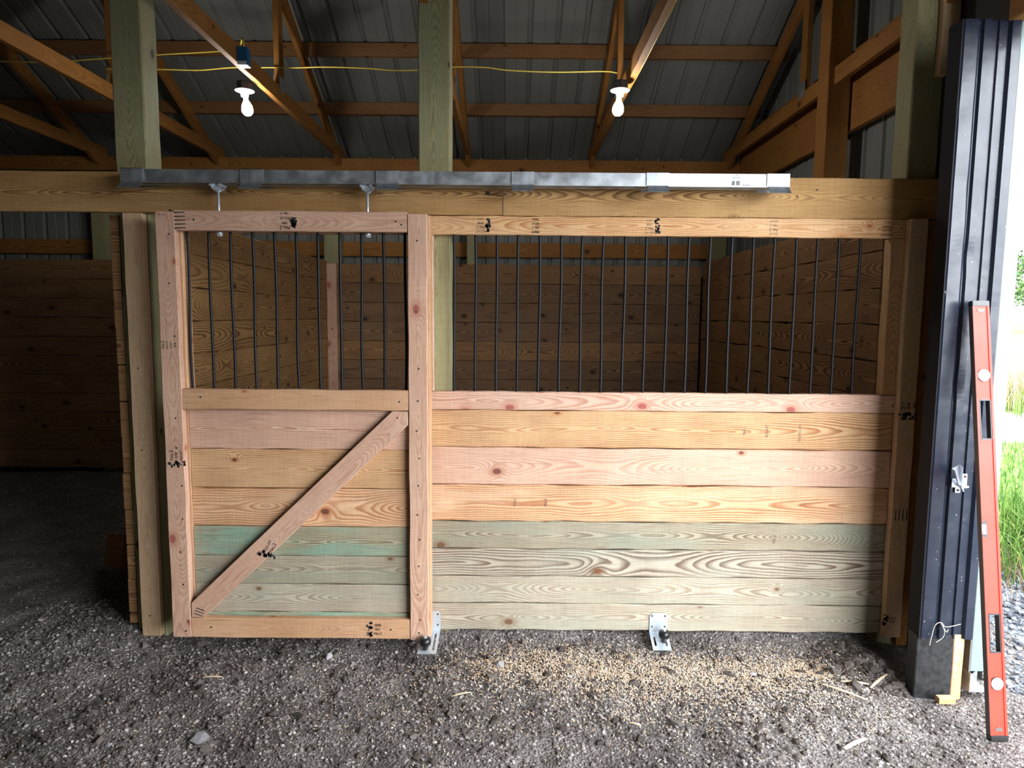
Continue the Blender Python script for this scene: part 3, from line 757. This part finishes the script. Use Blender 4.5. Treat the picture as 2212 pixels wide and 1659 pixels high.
stamp([('SPIB',.9),('KD',.8),('No.2',.9)], (-.632, F_, .066), .020, 0, db, blob=True)
stamp([('KD-HT',.8),('No.2',1.)], (-1.135, F_, .47), .024, 62, bz, blob=True)
stamp([], (-1.484, F_, .145), .016, -20, bz, blob=False, strokes=3)
# hanger bolts
def tube_o(name, pts, r, mat, parent=None, n=10):
    mb = MB(); mb.tube(pts, r, n); return mb.build(name, mat, parent, smooth=True)
for x in (-1.350, -.668):
    h = tube_o('hanger_rod', [(x, -.083, 1.93), (x, -.083, 2.145)], .0062, M_zinc, dr)
    mb = MB(); n = 6
    for z in (1.926, 2.125): mb.prism([(x+.013*math.cos(6.283*k/n), -.083+.013*math.sin(6.283*k/n)) for k in range(n)], 'Z', z-.008, z+.004)
    mb.lathe([(.017,1.930),(.017,1.934)], (x, -.083, 0)); mb.build('nut', M_zinc, h)
    mb = MB()
    mb.box(x-.022, x+.022, -.105, -.101, 2.128, 2.158); mb.box(x-.022, x+.022, -.065, -.061, 2.128, 2.158); mb.box(x-.013, x+.013, -.105, -.061, 2.122, 2.128)
    for s in (-1, 1): mb.tube([(x+s*.021, -.115, 2.146), (x+s*.021, -.055, 2.146)], .008, 10)
    mb.build('trolley', M_zinc, dr)

# ------------------------------------------------------------------ track with cover brackets
tk = empty('door_track', (-.25, -.10, 2.15), 'galvanised sliding door track above the stall front', 'door track')
mb = MB(); x0, x1 = -1.765, 1.236
mb.prism([(-.125,2.152),(-.085-.012,2.152),(-.097,2.157),(-.120,2.157),(-.120,2.200),(-.048,2.200),(-.048,2.157),(-.070,2.157),(-.070,2.152),(-.043,2.152),(-.043,2.2055),(-.125,2.2055)], 'X', x0, x1)
mb.build('track_rail', M_galv, tk)
mb = MB(); mb.box(x0+.09, x1-.02, -.1275, -.1258, 2.150, 2.2085); mb.box(x0+.09, x1-.02, -.131, -.1258, 2.150, 2.1535); mb.build('track_cover', M_galv, tk)
for k, cx_ in enumerate((-1.716, -1.177, -.568, .041, .647, 1.188)):
    mb = MB(); a, b = cx_-.051, cx_+.051
    mb.box(a, b, -.1335, -.1315, 2.152, 2.2115); mb.box(a, b, -.1335, .0, 2.2095, 2.2115); mb.box(a, b, -.0015, -.0002, 2.150, 2.2115)
    mb.prism([(-.1335,2.153),(-.1315,2.151),(-.168,2.118),(-.170,2.120)], 'X', a+.004, b-.004)
    o = mb.build('track_bracket', M_galv, tk)
M_label = plain('white_paper_label', (.82,.86,.88,1), .5)
mb = MB(); mb.box(.975, 1.062, -.1283, -.1277, 2.1525, 2.207); mb.box(1.066, 1.130, -.1283, -.1277, 2.1525, 2.207); lb = mb.build('paper_label', M_label, tk)
mb = MB(); x = .980
rs = random.Random(4)
for g in (.980, .999):
    x = g
    while x < g+.015: w = rs.choice((.0008,.0016)); mb.box(x, x+w, -.1288, -.1284, 2.158, 2.178); x += w+.0010
mb.build('barcode', M_ink, lb)
stamp([('2D-1 48-61-1  M',.8),('BOX RAIL',.9)], (1.003, -.1287, 2.196), .0085, 0, lb, blob=False, name='label_text')
stamp([('Round',1.1)], (1.047, -.1287, 2.160), .011, 0, lb, blob=False, name='label_text')

# ------------------------------------------------------------------ left bay studs next to the door
o = vstud('stud', -1.842, -1.748, .0, .038, -.045, 2.032, W['stud'], seed=19.0); tag(o, 'pale upright stud on the left post, beside the sliding door', 'stud')
for z in (.9, .06, 1.3): screw(-1.80, -.0008, z, o)
mb = board('lumber_offcut', (-2.50, .84, .10), (-2.27, .62, .16), .19, .038, (.1,.2,1), W['truss']); tag(mb, 'short plank offcut leaning in the dark just left of the door', 'board')

# ------------------------------------------------------------------ floor guides
def guide(cx_, y, label, flip=1, L=.115, dip=-22, ry=-.068, lift=.002):
    r = empty('floor_guide_roller', (cx_, y, -.05), label, 'floor guide')
    mb = MB(); w = .045
    # upright plate with clipped corners
    mb.prism([(cx_-w, .0), (cx_+w, .0), (cx_+w, .083), (cx_+w-.014, .098), (cx_-w+.014, .098), (cx_-w, .083)], 'Y', y-.003, y)
    mb.build('mounting_plate', M_zinc, r, bevel=.0008)
    # foot plate sloping forward with two slots (made as strips round the slots)
    a = math.radians(dip); M = Matrix.Translation((cx_, y-.0015, lift)) @ Matrix.Rotation(-a, 4, 'X')
    mb = MB()
    for (u0, u1, v0, v1) in ((-w,-.032,-L,0),(-.022,.022,-L,0),(.032,w,-L,0),(-.032,-.022,-.035,0),(.022,.032,-.035,0),(-.032,-.022,-L,-L+.025),(.022,.032,-L,-L+.025)):
        mb.box(u0, u1, v0, v1, -.003, 0, M)
    mb.build('foot_plate', M_zinc, r)
    p = M @ Vector((.016*flip, ry, 0))
    mb = MB(); mb.lathe([(.008,0),(.013,.006),(.014,.014),(.026,.030),(.028,.044),(.024,.058),(.010,.060)], p); mb.build('rubber_roller', M_rubber, r, smooth=True)
    mb = MB(); n = 6; mb.prism([(p.x+.009*math.cos(6.283*k/n), p.y+.009*math.sin(6.283*k/n)) for k in range(n)], 'Z', p.z+.0595, p.z+.068); mb.lathe([(.005,0),(.005,.066)], p+Vector((0,0,0)), 10); mb.build('bolt', M_zinc, r)
    for s in (-1, 1):
        for z in (.083, .028): screw(cx_+s*.032, y-.0035, z, r, r=.0045)
    return r
guide(.741, -.002, 'silver floor guide with black roller below the middle of the fixed panel')
g = guide(-.392, -.002, 'silver floor guide with black roller at the corner of the sliding door', -.6, L=.200, dip=-7, ry=-.172, lift=.004)

# ------------------------------------------------------------------ doorway jamb, black steel
def black_steel():
    m, t, b = new_mat('black_painted_steel')
    tc = t.n('TexCoord'); nz = t.noise(tc.outputs['Object'], 5, 3, .5); sp = t.noise(tc.outputs['Object'], 90, 2, .5)
    c = t.mix(t.ss(sp,.72,.76), (.010,.014,.026,1), (.30,.28,.26,1)); t.set(b.inputs['Base Color'], c)
    t.set(b.inputs['Roughness'], t.ss(nz,.3,.7,.24,.40)); b.inputs['Specular IOR Level'].default_value = .42
    bp = t.n('Bump'); bp.inputs['Strength'].default_value = .5; bp.inputs['Distance'].default_value = .012
    t.set(bp.inputs['Height'], t.noise(tc.outputs['Object'], 7, 2, .5)); t.set(b.inputs['Normal'], bp.outputs[0])
    return m
M_bs = black_steel()
jb = empty('door_jamb', (1.87, -.42, -.05), 'doorway post wrapped in black ribbed steel at the right', 'door jamb')
# ribbed face turned towards the doorway
yf = -.462
prof = [(1.762,-.375),(1.762,yf+.006),(1.768,yf),(1.820,yf),(1.832,yf+.010),(1.836,yf+.010),(1.842,yf-.002),(1.870,yf-.002),(1.876,yf+.012),(1.902,yf+.012),(1.906,yf+.004),(1.912,yf+.004),(1.916,yf+.012),(1.944,yf+.012),(1.952,yf-.003),(1.985,yf-.003),(1.990,yf+.004),(1.990,-.375)]
def sheet(prof, zs, xoff=lambda z, i: 0, th=.0):
    V = []; n = len(prof)
    for z in zs:
        for i, (x, y) in enumerate(prof): V.append((x+xoff(z, i)[0], y+xoff(z, i)[1], z))
    F = [(k*n+i, k*n+i+1, (k+1)*n+i+1, (k+1)*n+i) for k in range(len(zs)-1) for i in range(n-1)]
    return V, F
dents = [(1.80,2.10,.010),(1.80,1.94,-.008),(1.85,1.82,.006),(1.79,2.40,.008),(1.84,1.30,.006)]
def dent(z, i):
    x = prof[i][0]; d = 0
    for a, b, h in dents: d += h*math.exp(-((x-a)/.02)**2-((z-b)/.05)**2)
    return (0, d if prof[i][1] < -.4 else 0)
V, F = sheet(prof, list(np.arange(.20, 2.74, .02))+[2.74], dent)
fast_mesh('ribbed_steel_face', V, F, M_bs, jb, loc=(1.87, -.42, 1.4))
mb = MB(); mb.box(1.755, 1.915, -.455, -.385, -.10, .215); mb.build('black_skirt_board', plain('black_tarred_board', (.016,.016,.018,1), .5, 0, .4, noise=.4, nscale=40), jb, bevel=.003)
mb2 = vstud('end_block', 1.917, 1.962, -.452, -.388, -.10, .215, W['rail'], jb)
mb = MB(); mb.box(1.757, 1.762, -.46, -.375, .2, 2.74); mb.build('corner_flashing', plain('matt_black_steel', (.014,.014,.017,1), .8, 0, .15), jb)
board('core_post', (1.87, -.405, .215), (1.87, -.405, 2.735), .20, .055, (1,0,0), W['post'], jb)
o = board('lumber_block', (1.83,-.50,-.052), (1.90,-.50,-.052), .03, .03, (0,0,1), W['rail']); tag(o, 'small yellow wood block at the foot of the black jamb', 'wood block')
# wall inside the jamb: dark boards between jamb and stall post
M_dark = plain('plain_dark_board', (.03,.025,.024,1), .7, 0, .2)
mb = MB(); mb.box(1.995, 2.02, -.375, .04, -.1, 2.725); mb.box(2.04, 2.06, -.375, .185, 2.725, 4.4); o = mb.build('dark_sheathing', M_dark); tag(o, 'dark sheathing between the stall post and the steel jamb', 'sheathing')  # near-black boxes filling the dark gap beside and above the jamb
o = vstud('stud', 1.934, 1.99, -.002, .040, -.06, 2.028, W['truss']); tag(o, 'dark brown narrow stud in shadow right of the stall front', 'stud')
# pale edge strip of the outer sliding door
mt = empty('sliding_door_edge', (2.03, -.43, 0), 'pale mint steel edge of the big outer sliding door', 'door edge')
mb = MB(); mb.prism([(1.995,-.40),(1.995,-.452),(2.055,-.452),(2.062,-.440),(2.062,-.40)], 'Z', .05, 2.74); mb.build('edge_channel', M_mint, mt, bevel=.002)
mb = MB(); mb.box(1.986, 1.994, -.455, -.40, .05, 2.74); mb.build('grey_seal', plain('grey_weather_seal', (.12,.12,.11,1), .8, noise=.4, nscale=200), mt)
mb = MB(); mb.box(1.985, 2.07, -.47, -.38, -.035, -.030); mb.box(1.985, 1.99, -.47, -.38, -.03, .05); mb.prism([(2.0,-.03),(2.065,-.03),(2.065,.03)], 'Y', -.40, -.395); mb.build('bottom_bracket', M_galv, mt)

# gate latch on the jamb
gl = empty('gate_latch', (1.86, -.47, .90), 'silver flip latch on the black steel jamb', 'latch')
def quad_plate(poly, y0, y1, name, parent, bevel=.0008, mat=None):
    mb = MB(); mb.prism(poly, 'Y', y0, y1); return mb.build(name, mat or M_zinc, parent, bevel=bevel)
quad_plate([(1.842,.868),(1.842,.905),(1.862,.905),(1.862,.925),(1.905,.925),(1.905,.868),(1.880,.868),(1.880,.845),(1.858,.845),(1.858,.868)], -.472, -.469, 'back_plate', gl)
for x, z in ((1.895,.914),(1.869,.856)): screw(x, -.4728, z, gl, r=.006)
# lever: channel leaning up-left and towards the camera
A = Vector((1.872,-.476,.882)); B = Vector((1.826,-.512,.965)); d = (B-A).normalized(); s = Vector((.88,0,.47)); s = (s-s.dot(d)*d).normalized(); nn = d.cross(s)
mb = MB()
def strip(a0, b0, w0, w1, off0, off1, th=.0022):
    vv = []
    for P_, w_, o_ in ((a0, w0, off0), (b0, w1, off1)):
        for q in (-1, 1):
            for h in (-1, 1): vv.append(P_+s*(q*w_/2)+nn*(o_+h*th/2))
    mb.add(vv, [(0,1,3,2),(4,6,7,5),(0,4,5,1),(2,3,7,6),(1,5,7,3),(0,2,6,4)])
strip(A, B, .014, .034, 0, 0)
for q in (-1, 1):
    vv = []
    for P_, w_, h_ in ((A, .014, .008), (B, .034, .018)):
        for e in (0, 1):
            for hh in (0, 1): vv.append(P_+s*(q*w_/2+(e-.5)*.002)+nn*(-hh*h_))
    mb.add(vv, [(0,1,3,2),(4,6,7,5),(0,4,5,1),(2,3,7,6),(1,5,7,3),(0,2,6,4)])
mb.build('lever', M_zinc, gl)
tube_o('pivot_pin', [(1.872,-.470,.878),(1.872,-.492,.878)], .006, M_zinc, gl)
tube_o('catch', [(1.872,-.478,.880),(1.885,-.478,.862),(1.888,-.478,.852)], .004, M_zinc, gl)
tube_o('bolt', [(1.884,-.478,.868),(1.908,-.478,.872)], .0045, M_zinc, gl)
# twine
def spline(pts, n=8):
    pts = [Vector(p) for p in pts]; out = []
    P_ = [pts[0]*2-pts[1]]+pts+[pts[-1]*2-pts[-2]]
    for i in range(1, len(P_)-2):
        for k in range(n):
            t = k/n; a, b, c, d_ = P_[i-1:i+3]
            out.append(.5*((2*b)+(c-a)*t+(2*a-5*b+4*c-d_)*t*t+(3*b-a-3*c+d_)*t**3))
    out.append(pts[-1]); return out
mb = MB(); mb.tube(spline([(1.925,-.472,.272),(1.88,-.474,.262),(1.856,-.475,.262),(1.838,-.476,.280),(1.815,-.475,.268),(1.803,-.474,.215),(1.800,-.470,.175)]), .0014, 6)
mb.tube(spline([(1.838,-.476,.280),(1.852,-.480,.245),(1.850,-.477,.215),(1.826,-.472,.190)]), .0014, 6); mb.tube(spline([(1.838,-.476,.280),(1.862,-.478,.240),(1.872,-.475,.250)]), .0012, 6)
tag(mb.build('twine', M_twine), 'frayed pale twine caught on the foot of the black jamb', 'twine')

# ------------------------------------------------------------------ red box level
Zt, Zb = 1.640, -.040
T = Vector((1.876,-.515,Zt)); Bm = Vector((1.876,-.795,Zb)); ax = (T-Bm).normalized(); Lh = (T-Bm).length
lv = empty('box_level', Bm, 'long red box level leaning against the black jamb', 'level')
X = Vector((1,0,0)); fn = ax.cross(X).normalized()
if fn.y > 0: fn = -fn
rm = Matrix(((X.x, -fn.x, ax.x), (X.y, -fn.y, ax.y), (X.z, -fn.z, ax.z)))
# slight sideways lean so that its foot is a little further right in the picture
lean = Matrix.Rotation(math.radians(-.35), 3, 'Y')
rm = lean @ rm
def L3(x, y, z): return Bm + rm @ Vector((x, y, z))
W2 = .033
def lv_mesh(name, boxes, mat, bevel=0, y=None):
    mb = MB()
    for b in boxes:
        x0_, x1_, y0_, y1_, z0_, z1_ = b
        vv = [L3(*p) for p in ((x0_,y0_,z0_),(x1_,y0_,z0_),(x1_,y1_,z0_),(x0_,y1_,z0_),(x0_,y0_,z1_),(x1_,y0_,z1_),(x1_,y1_,z1_),(x0_,y1_,z1_))]
        mb.add(vv, [(3,2,1,0),(4,5,6,7),(0,1,5,4),(1,2,6,5),(2,3,7,6),(3,0,4,7)])
    return mb.build(name, mat, lv, bevel=bevel)
wins = [(1.155,1.305),(.335,.475)]         # hand holes along the level
def body_boxes(x0_, x1_, y0_, y1_, hx=None):
    out = []; z = .022
    for (a, b) in sorted(wins):
        out.append((x0_, x1_, y0_, y1_, z, a))
        out += [(x0_, -.020, y0_, y1_, a, b), (.020, x1_, y0_, y1_, a, b)] if hx else [(x0_, x1_, y0_, y1_, a, b)]
        z = b
    out.append((x0_, x1_, y0_, y1_, z, Lh-.022)); return out
lv_mesh('red_web', body_boxes(-.024, .024, -.010, .010, True), M_red)
lv_mesh('rail', [(-W2, -.024, -.013, .013, .022, Lh-.022)], M_red)
lv_mesh('rail', [(.024, W2, -.013, .013, .022, Lh-.022)], M_red)
lv_mesh('measuring_edge', [(-W2-.0012, -W2, -.012, .012, .022, Lh-.022)], M_greyalu)
lv_mesh('end_cap', [(-W2-.001, W2+.001, -.014, .014, Lh-.022, Lh)], M_rubber, .002)
lv_mesh('end_cap', [(-W2-.001, W2+.001, -.014, .014, 0, .022)], M_rubber, .002)
M_chr = plain('shiny_grey_bezel', (.55,.57,.58,1), .25, .4)
for (a, b) in wins:
    lv_mesh('hand_hole_frame', [(-.023,-.018,-.0125,.0125,a-.004,b+.004),(.018,.023,-.0125,.0125,a-.004,b+.004),(-.018,.018,-.0125,.0125,a-.005,a+.001),(-.018,.018,-.0125,.0125,b-.001,b+.005)], M_rubber, .001)
M_vial = plain('pale_green_vial', (.45,.62,.50,1), .1, 0, .6)
for z in (1.405, .215):
    def disc(name, r, y0_, y1_, mat, sx=1.0):
        mb = MB(); n = 24
        vv = [L3(r*sx*math.cos(6.283*k/n), y0_, z+r*math.sin(6.283*k/n)) for k in range(n)]+[L3(r*sx*math.cos(6.283*k/n), y1_, z+r*math.sin(6.283*k/n)) for k in range(n)]
        mb.add(vv, [tuple(range(n)), tuple(range(2*n-1,n-1,-1))]+[((k+1)%n,k,n+k,n+(k+1)%n) for k in range(n)]); return mb.build(name, mat, lv, bevel=.0008)
    d0 = disc('vial_bezel', .0255, -.0135, .0135, M_rubber); disc('vial_ring', .023, -.0145, .0145, M_white_pl); disc('vial', .0125, -.0152, .0152, M_vial)
lv_mesh('centre_vial_block', [(-W2-.0005,-.012,-.0135,.0135,.770,.835)], M_rubber, .002)
lv_mesh('centre_vial', [(-W2-.001,-.016,-.0145,.0145,.782,.823)], M_vial, .002)
for z in (Lh-.040, .045):
    mb = MB(); poly = [(-.014,.007),(.014,.007),(.014,-.002),(.0,-.009),(-.014,-.002)]; 
    if z < .1: poly = [(a, -b) for a, b in poly]
    vv = [L3(a, -.0105, z+b) for a, b in poly]+[L3(a, -.0115, z+b) for a, b in poly]; mb.add(vv, [(4,3,2,1,0),(5,6,7,8,9)]+[(k,(k+1)%5,5+(k+1)%5,5+k) for k in range(5)]); mb.build('logo_plate', M_greyalu, lv)

# ------------------------------------------------------------------ bulbs, boxes, wires
def bulb_mat():
    m, t, b = new_mat('lit_bulb'); b.inputs['Base Color'].default_value = (.9,.9,.9,1)
    b.inputs['Emission Color'].default_value = (1,.97,.92,1); b.inputs['Emission Strength'].default_value = BULB
    return m
M_bulb = bulb_mat()
def lampholder(x, y, z, tilt, label):
    r = empty('ceiling_lamp', (x, y, z), label, 'lamp')
    mb = MB(); mb.lathe([(.046,.0),(.048,.004),(.048,.044),(.046,.050)], (x, y, z), 8); mb.build('junction_box', plain('dark_box', (.06,.06,.065,1), .5), r)
    mb = MB(); mb.lathe([(.022,-.038),(.024,-.014),(.030,-.010),(.058,-.004),(.060,-.001),(.058,.0)], (x, y, z), 28); mb.build('lampholder', M_white_pl, r, smooth=True)
    M = Matrix.Rotation(tilt, 3, 'Y')
    mb = MB(); mb.lathe([(.013,-.036),(.014,-.060),(.020,-.072),(.029,-.090),(.034,-.108),(.035,-.122),(.030,-.138),(.019,-.150),(.004,-.155)], (x, y, z), 24, M); mb.build('bulb', M_bulb, r, smooth=True)
    mb = MB(); mb.box(-.005, .005, -.0005, 0, -.001, .0005, Matrix.Translation((x+.02, y-.03, z-.008)))
    return r
lampholder(-1.690, 1.15, 2.955, -.12, 'lit bare bulb in a white holder under the blue box')
lampholder(.645, 1.05, 2.945, .08, 'lit bare bulb in a white holder on the right hand truss')
tube_o('pull_chain', [(.620, 1.02, 2.94), (.618, 1.015, 2.87)], .0012, M_galv, [o for o in bpy.data.objects if o.name.startswith('ceiling_lamp')][-1], 5)
bb = empty('electrical_box', (-1.563, .82, 2.985), 'blue plastic electrical box on the truss above the left bulb', 'electrical box')
mb = MB(); mb.box(-1.591, -1.532, .79, .85, 2.985, 3.085); mb.build('box_body', M_blue, bb, bevel=.003)
mb = MB(); mb.box(-1.588, -1.536, .7890, .7895, 2.987, 3.004); mb.box(-1.589, -1.536, .793, .847, 2.9840, 2.9847); lb2 = mb.build('white_label', M_label, bb)
stamp([('VOL 18',1.0)], (-1.562, .7886, 2.995), .012, 0, lb2, blob=False, name='label_text')
def cable(pts, label, r=.0045):
    mb = MB(); mb.tube(spline(pts), r, 6); tag(mb.build('electric_cable', M_yellow, None, smooth=True), label, 'cable')
cable([(-3.84,1.49,3.25),(-3.2,1.49,3.235),(-2.72,1.49,3.265),(-2.35,1.45,3.276),(-1.95,1.43,3.294),(-1.70,1.10,3.20),(-1.60,.90,3.17),(-1.565,.83,3.13),(-1.562,.82,3.085)], 'upper yellow cable sagging from the left into the blue box')
cable([(-2.76,1.49,3.195),(-2.55,1.47,3.185),(-2.35,1.45,3.181),(-2.10,1.45,3.178),(-1.90,1.46,3.199),(-1.66,1.50,3.216),(-1.45,1.47,3.206),(-1.27,1.45,3.205),(-1.0,1.45,3.20),(-.81,1.45,3.188),(-.62,1.47,3.20),(-.42,1.49,3.226),(-.2,1.46,3.215),(-.036,1.45,3.194),(.272,1.45,3.185),(.596,1.47,3.199),(.69,1.50,3.20)], 'lower yellow cable looping between the trusses behind the posts')
cable([(.740,1.3,3.02),(.742,.8,3.015),(.742,.2,3.018),(.741,-.8,3.02)], 'yellow cable stapled along the bottom edge of the right truss', .004)

# ------------------------------------------------------------------ outdoors, seen past the doorway
def out_z(x, y):
    r = np.hypot(x, y+3.2); d = np.clip(r-28, 0, None)
    return -.052+gnoise(x*.5, y*.5)*.35+.02*np.clip(r-9, 0, 5)+.018*d
def ground_mat():
    m, t, b = new_mat('gravel_and_grass_ground')
    g = t.n('NewGeometry'); P = g.outputs['Position']; sp = t.n('SeparateXYZ'); t.set(sp.inputs[0], P)
    wob = t.math('MULTIPLY', t.math('SUBTRACT', t.noise(P, 2.2, 4, .6), .5), 1.2)
    y = t.math('ADD', sp.outputs[1], wob)
    gv = t.n('TexVoronoi'); t.set(gv.inputs['Vector'], P); gv.inputs['Scale'].default_value = 60
    gc = t.n('SeparateColor'); t.set(gc.inputs[0], gv.outputs['Color'])
    gravel = t.mix(gc.outputs[0], col(52,54,58), col(112,116,122))
    gr = t.mix(t.ss(t.noise(P, 9, 4, .7),.35,.65), col(62,92,36), col(98,134,56))
    c = t.mix(t.ss(y, 1.0, 1.5), gravel, gr)
    dv = t.math('MULTIPLY', t.ss(y, 5.4, 5.8), t.ss(y, 7.6, 8.2, 1, 0))
    c = t.mix(dv, c, t.mix(gc.outputs[0], col(120,110,106), col(170,160,154)))
    t.set(b.inputs['Base Color'], c); b.inputs['Roughness'].default_value = .95
    bp = t.n('Bump'); bp.inputs['Strength'].default_value = .6; bp.inputs['Distance'].default_value = .01; t.set(bp.inputs['Height'], gv.outputs['Distance']); t.set(b.inputs['Normal'], bp.outputs[0])
    return m
xs = np.concatenate([np.arange(2.6, 8, .12), np.geomspace(8, 160, 60)]); ys = np.concatenate([-np.geomspace(40, 6, 12), np.arange(-5.9, 12, .15), np.geomspace(12.2, 190, 60)])
o = grid('ground', xs, ys, out_z, ground_mat()); tag(o, kind='structure')
n = 9000; px = rng.uniform(2.2, 3.9, n); py = rng.uniform(-1.2, 1.6, n); S = .006+.010*rng.random(n)**2
M_og = stone_mat('blue_grey_crushed_stone', [(0,(66,68,74)),(.6,(104,108,116)),(1,(150,152,158))])
tag(rocks('crushed_stone', np.stack([px, py, gz(px, py)+S*.3], 1), S, M_og), 'blue grey crushed stone outside the doorway', 'crushed stone', kind='stuff')
def blades(name, n, fx, fy, h, wd, mat, lean=.5):
    x = rng.uniform(*fx, n); y = rng.uniform(*fy, n); return blades_at(name, x, y, h, wd, mat, lean)
def blades_at(name, x, y, h, wd, mat, lean=.5):
    n = len(x); a = rng.uniform(0, 6.283, n); H = rng.uniform(*h, n); w = rng.uniform(*wd, n); z = np.where(x < 2.6, gz(x, y), out_z(x, y))
    b = rng.uniform(0, 6.283, n); ln = rng.uniform(0, lean, n)*H; V = np.zeros((n, 5, 3)); ca, sa = np.cos(a), np.sin(a)
    for k, (t, ww) in enumerate(((0, 1), (0, -1), (.55, .7), (.55, -.7), (1, 0))):
        V[:, k, 0] = x+ca*w*ww/2+np.cos(b)*ln*t*t; V[:, k, 1] = y+sa*w*ww/2+np.sin(b)*ln*t*t; V[:, k, 2] = z+H*t*(1-.25*t*ln/H)
    f = np.array([(0,1,3),(0,3,2),(2,3,4)]); F = f[None]+np.arange(n)[:, None, None]*5
    return fast_mesh(name, V.reshape(-1, 3), F.reshape(-1, 3), mat, vcol=np.repeat(rng.random(n), 5))
M_gr = stone_mat('grass_blades', [(0,(58,88,32)),(.6,(92,128,48)),(1,(146,158,84))], .7)
M_dry = stone_mat('dry_weed_stems', [(0,(110,88,60)),(.5,(150,128,96)),(1,(196,178,146))], .8)
tag(blades('lawn_grass', 9000, (3.9, 8.5), (1.9, 5.4), (.05,.13), (.006,.012), M_gr), 'bright green lawn grass beyond the gravel', 'grass', kind='stuff')
x = rng.normal(4.0, .45, 3200); y = 1.15+rng.normal(0, .45, 3200)
tag(blades_at('tall_grass', x, y, (.18,.5), (.006,.012), M_gr, .9), 'tall drooping grass at the gravel edge', 'grass', kind='stuff')
x = rng.normal(3.6, .4, 900); y = .75+rng.normal(0, .25, 900)
tag(blades_at('dry_grass', x, y, (.08,.22), (.004,.008), M_dry, 1.0), 'straw coloured dead grass at the gravel edge', 'grass', kind='stuff')
x = rng.uniform(8, 15, 6000); y = 8.6+(x-8)*.15+rng.normal(0, .5, 6000)
tag(blades_at('dry_weeds', x, y, (.3,.95), (.008,.016), M_dry, .6), 'tangled dry weeds along the fence', 'weeds', kind='stuff')
x = rng.uniform(8, 15, 3500); y = 8.4+(x-8)*.15+rng.normal(0, .5, 3500)
tag(blades_at('green_weeds', x, y, (.2,.6), (.01,.02), M_gr, .6), 'low green weeds mixed along the fence', 'weeds', kind='stuff')
fe = empty('wooden_fence', (11, 9.6, .05), 'weathered wooden rail fence across the yard', 'fence')
M_fence = plain('weathered_grey_wood', (.30,.25,.20,1), .85, noise=.3, nscale=8)
for X0 in (7.2, 9.6, 12.0, 14.4, 16.8):
    y0 = 9.0+(X0-8)*.15; mb = MB(); mb.tube([(X0, y0, -.2), (X0, y0, 1.08)], .06, 8); mb.build('fence_post', M_fence, fe)
for z in (.98, .62, .28):
    mb = MB(); mb.box(0, 9.6, -.02, .02, -.06, .06, Matrix.Translation((7.2, 8.82, z+.06)) @ Matrix.Rotation(math.atan(.15), 4, 'Z')); mb.build('fence_rail', M_fence, fe)
M_leaf = stone_mat('tree_leaves', [(0,(34,58,28)),(.5,(58,88,42)),(1,(104,130,70))], .7)
M_bark = plain('tree_bark', (.10,.075,.055,1), .9, noise=.3, nscale=4)
def tree(x, y, h, w, label, n=2600):
    z0 = float(out_z(np.array([x]), np.array([y]))[0]); r = empty('tree', (x, y, z0), label, 'tree')
    mb = MB(); mb.tube([(x, y, z0-.3), (x+.1, y, z0+h*.35), (x, y+.1, z0+h*.7)], [w*.06, w*.045, w*.015], 8)
    for k in range(5):
        a = k*1.3; mb.tube([(x, y, z0+h*(.25+.08*k)), (x+w*.35*math.cos(a), y+w*.35*math.sin(a), z0+h*(.5+.07*k))], [w*.025, w*.008], 6)
    mb.build('trunk', M_bark, r)
    cs_ = rng.normal(size=(16, 3)); cs_ /= np.linalg.norm(cs_, axis=1)[:, None]; cs_ = cs_*rng.uniform(.35, 1, (16, 1))*np.array([w*.40, w*.40, h*.30])+np.array([x, y, z0+h*.62])
    ci = rng.integers(0, 16, n); u = rng.normal(size=(n, 3)); u /= np.linalg.norm(u, axis=1)[:, None]
    P = cs_[ci]+u*(rng.random((n, 1))**.4)*np.array([w*.2, w*.2, h*.16]); s_ = h*.022*rng.uniform(.6, 1.4, n)
    a = rng.normal(size=(n, 3)); a /= np.linalg.norm(a, axis=1)[:, None]; b = np.cross(a, rng.normal(size=(n, 3))); b /= np.linalg.norm(b, axis=1)[:, None]
    V = np.stack([P+a*s_[:, None], P+b*s_[:, None]*.6, P-a*s_[:, None], P-b*s_[:, None]*.6], 1)
    fast_mesh('crown', V.reshape(-1, 3), np.arange(n*4).reshape(-1, 4), M_leaf, r, vcol=np.repeat(rng.random(n), 4))
tree(36.5, 50, 4.6, 7, 'low bushy green tree nearest the field, beyond the doorway')
tree(40, 47, 5.2, 7, 'mid sized green tree at the right edge beyond the field')
tree(46, 61, 7.8, 9, 'tallest green tree, furthest off behind the field')
